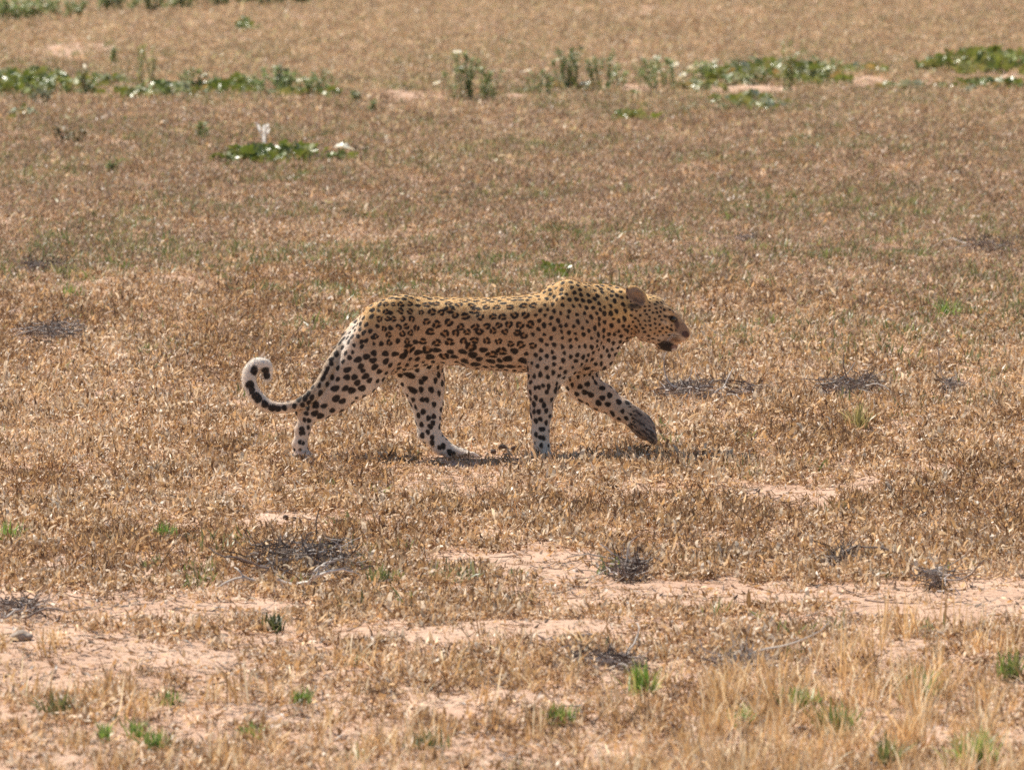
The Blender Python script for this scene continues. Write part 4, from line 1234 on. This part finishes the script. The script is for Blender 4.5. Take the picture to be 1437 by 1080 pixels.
lump('dung_ball', 'largest dark dung lump between hind paw and standing forefoot', 'dung', 705, 640, .017, .9, None, 67, dm=DUNG, up=.02)
lump('dung_ball', 'dark dung lump right behind the standing forefoot', 'dung', 722, 640, .013, .8, None, 69, dm=DUNG, up=.02)
lump('dung_ball', 'single dark lump in front of the standing forefoot', 'dung', 790, 637, .012, .9, None, 71, dm=DUNG, up=.02)
lump('stone', 'rounded grey stone lying on the sand at the left edge', 'stone', 27, 912, .033, .6, None, 73, dm=STONE)
lump('stone', 'small pale stone on the sand patch left of the flowering herbs', 'stone', 262, 136, .07, .6, None, 75, dm=STONE)
lump('clod', 'brown clod on the sand below the sparse orange vine', 'clod', 1246, 142, .06, .6, None, 77, dm=DUNG)

# green tufts in the foreground and scattered in the field
def tuft(px, py, hpx, wpx, n, label, pal, name='green_tuft', cat='grass tuft', m_=None, lw=(.0012, .0028), group=None, lean=1.0):
    x0, y0, z0 = ground_at(px, py); q = y0 / F_PX
    if name == 'green_tuft': hpx, n, lw = hpx * 1.45, int(n * 1.6), (.0018, .0042)
    mb = MB(); H = hpx * q; hw = wpx * q / 2
    for i in range(n):
        bx = random.gauss(0, .42) * hw; by_ = random.gauss(0, .5) * max(hw, .05)
        zz = float(terrain(np.array([x0+bx]), np.array([y0+by_]))[0]) - z0
        curled_leaf(mb, (bx, by_, zz), H * U(.45, 1.15), U(*lw), vary(random.choice(pal), .18), U(.9, 1.57), U(-1.1, .25) * lean, U(0, 6.283))
    o = link(name, mb.mesh(name, m_ or GREEN_M))
    o.location = (x0, y0, z0)
    return tag(o, label, cat, group)
FRESH = [(.17, .29, .05), (.23, .35, .065), (.28, .36, .09), (.38, .38, .13)]
tuft(905, 972, 34, 46, 60, 'yellowish green tuft below the smooth stick', FRESH)
tuft(787, 1010, 24, 44, 60, 'bright green tuft left of the yellowish one, below it', FRESH)
tuft(230, 748, 20, 34, 80, 'green tuft in the dry cover left below the tail', FRESH)
tuft(155, 762, 14, 20, 22, 'tiny green sprig left of the tuft below the tail', FRESH)
tuft(420, 982, 16, 30, 40, 'small bright tuft at lower middle left', FRESH)
tuft(215, 1048, 22, 34, 50, 'lowest bright green tuft at the lower left', FRESH)
tuft(190, 1026, 22, 24, 40, 'bright tuft just up left of the lowest green one', FRESH)
tuft(355, 1026, 20, 32, 40, 'bright green tuft at lower left, right of the pair', FRESH)
tuft(235, 985, 16, 40, 34, 'dull green tuft above the lower left pair', FRESH)
tuft(143, 1028, 22, 16, 30, 'narrow green tuft leftmost of the lower left group', FRESH)
tuft(1178, 1030, 36, 60, 90, 'green tuft inside the tall straw at lower right', FRESH)
tuft(1370, 1078, 40, 60, 110, 'lush green tuft at the lower right corner', FRESH)
tuft(1250, 1070, 34, 40, 60, 'dark green tuft on the bottom edge between straw', GREEN)
tuft(1130, 1000, 26, 60, 60, 'faint green tuft beside the tall straw', FRESH + STRAW[:2])
tuft(1290, 990, 34, 50, 60, 'green tuft halfway up the tall straw at right', GREEN + FRESH)
tuft(1420, 960, 36, 40, 50, 'greenish tuft in the straw at the right edge', GREEN + FRESH)
tuft(380, 886, 18, 30, 70, 'dark green mossy tuft on the sand at the left middle', [(.07, .09, .03), (.10, .11, .045)])
tuft(10, 755, 24, 36, 50, 'green tuft at the left edge in the dry cover', FRESH)
tuft(1330, 452, 26, 22, 40, 'isolated green tuft in the field right of the head', FRESH)
tuft(863, 512, 14, 14, 30, 'small green sprig in front of the chest of the leopard', FRESH)
tuft(600, 1040, 20, 60, 50, 'dull green tuft at the bottom middle', GREEN + STRAW[:1])
tuft(1040, 1020, 24, 30, 40, 'thin green tuft left of the straw clump', FRESH)
tuft(1205, 612, 26, 30, 50, 'yellow green tuft in the cover right of the raised paw', [(.36, .32, .12), (.40, .34, .15)])
tuft(180, 15 + 370, 14, 20, 26, 'green sprig right of the dark brush at left', FRESH)
tuft(100, 418, 16, 40, 44, 'pale green tuft below the dark brush at left', FRESH)
tuft(60, 345, 12, 24, 24, 'tiny green sprig above the dark brush at left', GREEN)
tuft(955, 790, 12, 30, 30, 'low olive tuft on the long sand strip', GREEN)
tuft(540, 810, 16, 60, 70, 'olive green low tuft right of the brushwood heap', GREEN + STRAW[:1])
tuft(80, 1000, 26, 60, 60, 'brown olive tuft at the lower left edge of sand', GREEN + [(.3, .2, .1)])
# tall dry straw
spots = []
for i in range(80):
    px = random.triangular(900, 1500, 1330) if i < 60 else U(-40, 900)
    lim = 1010 - 130 * max(0, min(1, (px - 960) / 330)) if px > 900 else 1000
    py = U(lim, 1150)
    hp = (U(40, 120) if px > 1000 else U(28, 70)) * (1 if py > 950 else .9)
    spots.append((px, py, hp))
gl = 'pale dry straw tuft standing in the foreground grass'
for (px, py, hp) in spots:
    tuft(px, py, hp, U(26, 60), random.randrange(24, 42), gl, STRAW, name='straw_tuft', m_=LEAF_M, lw=(.0011, .0025), group='tall dry straw tufts in the foreground', lean=.7)
for px, py, hp in ((1243, 900, 90), (1325, 880, 120), (1338, 905, 100), (1275, 915, 85), (1215, 930, 80), (1378, 925, 80)):
    tuft(px, py, hp, 16, 9, 'thin tall straw stalks standing against the sand strip at right', STRAW[:3], name='straw_tuft', m_=LEAF_M, lw=(.0012, .0022), group='thin straw stalks against the right sand strip', lean=.35)
print('tris', sum(len(o.data.polygons) for o in bpy.data.objects if o.type == 'MESH') * 2)
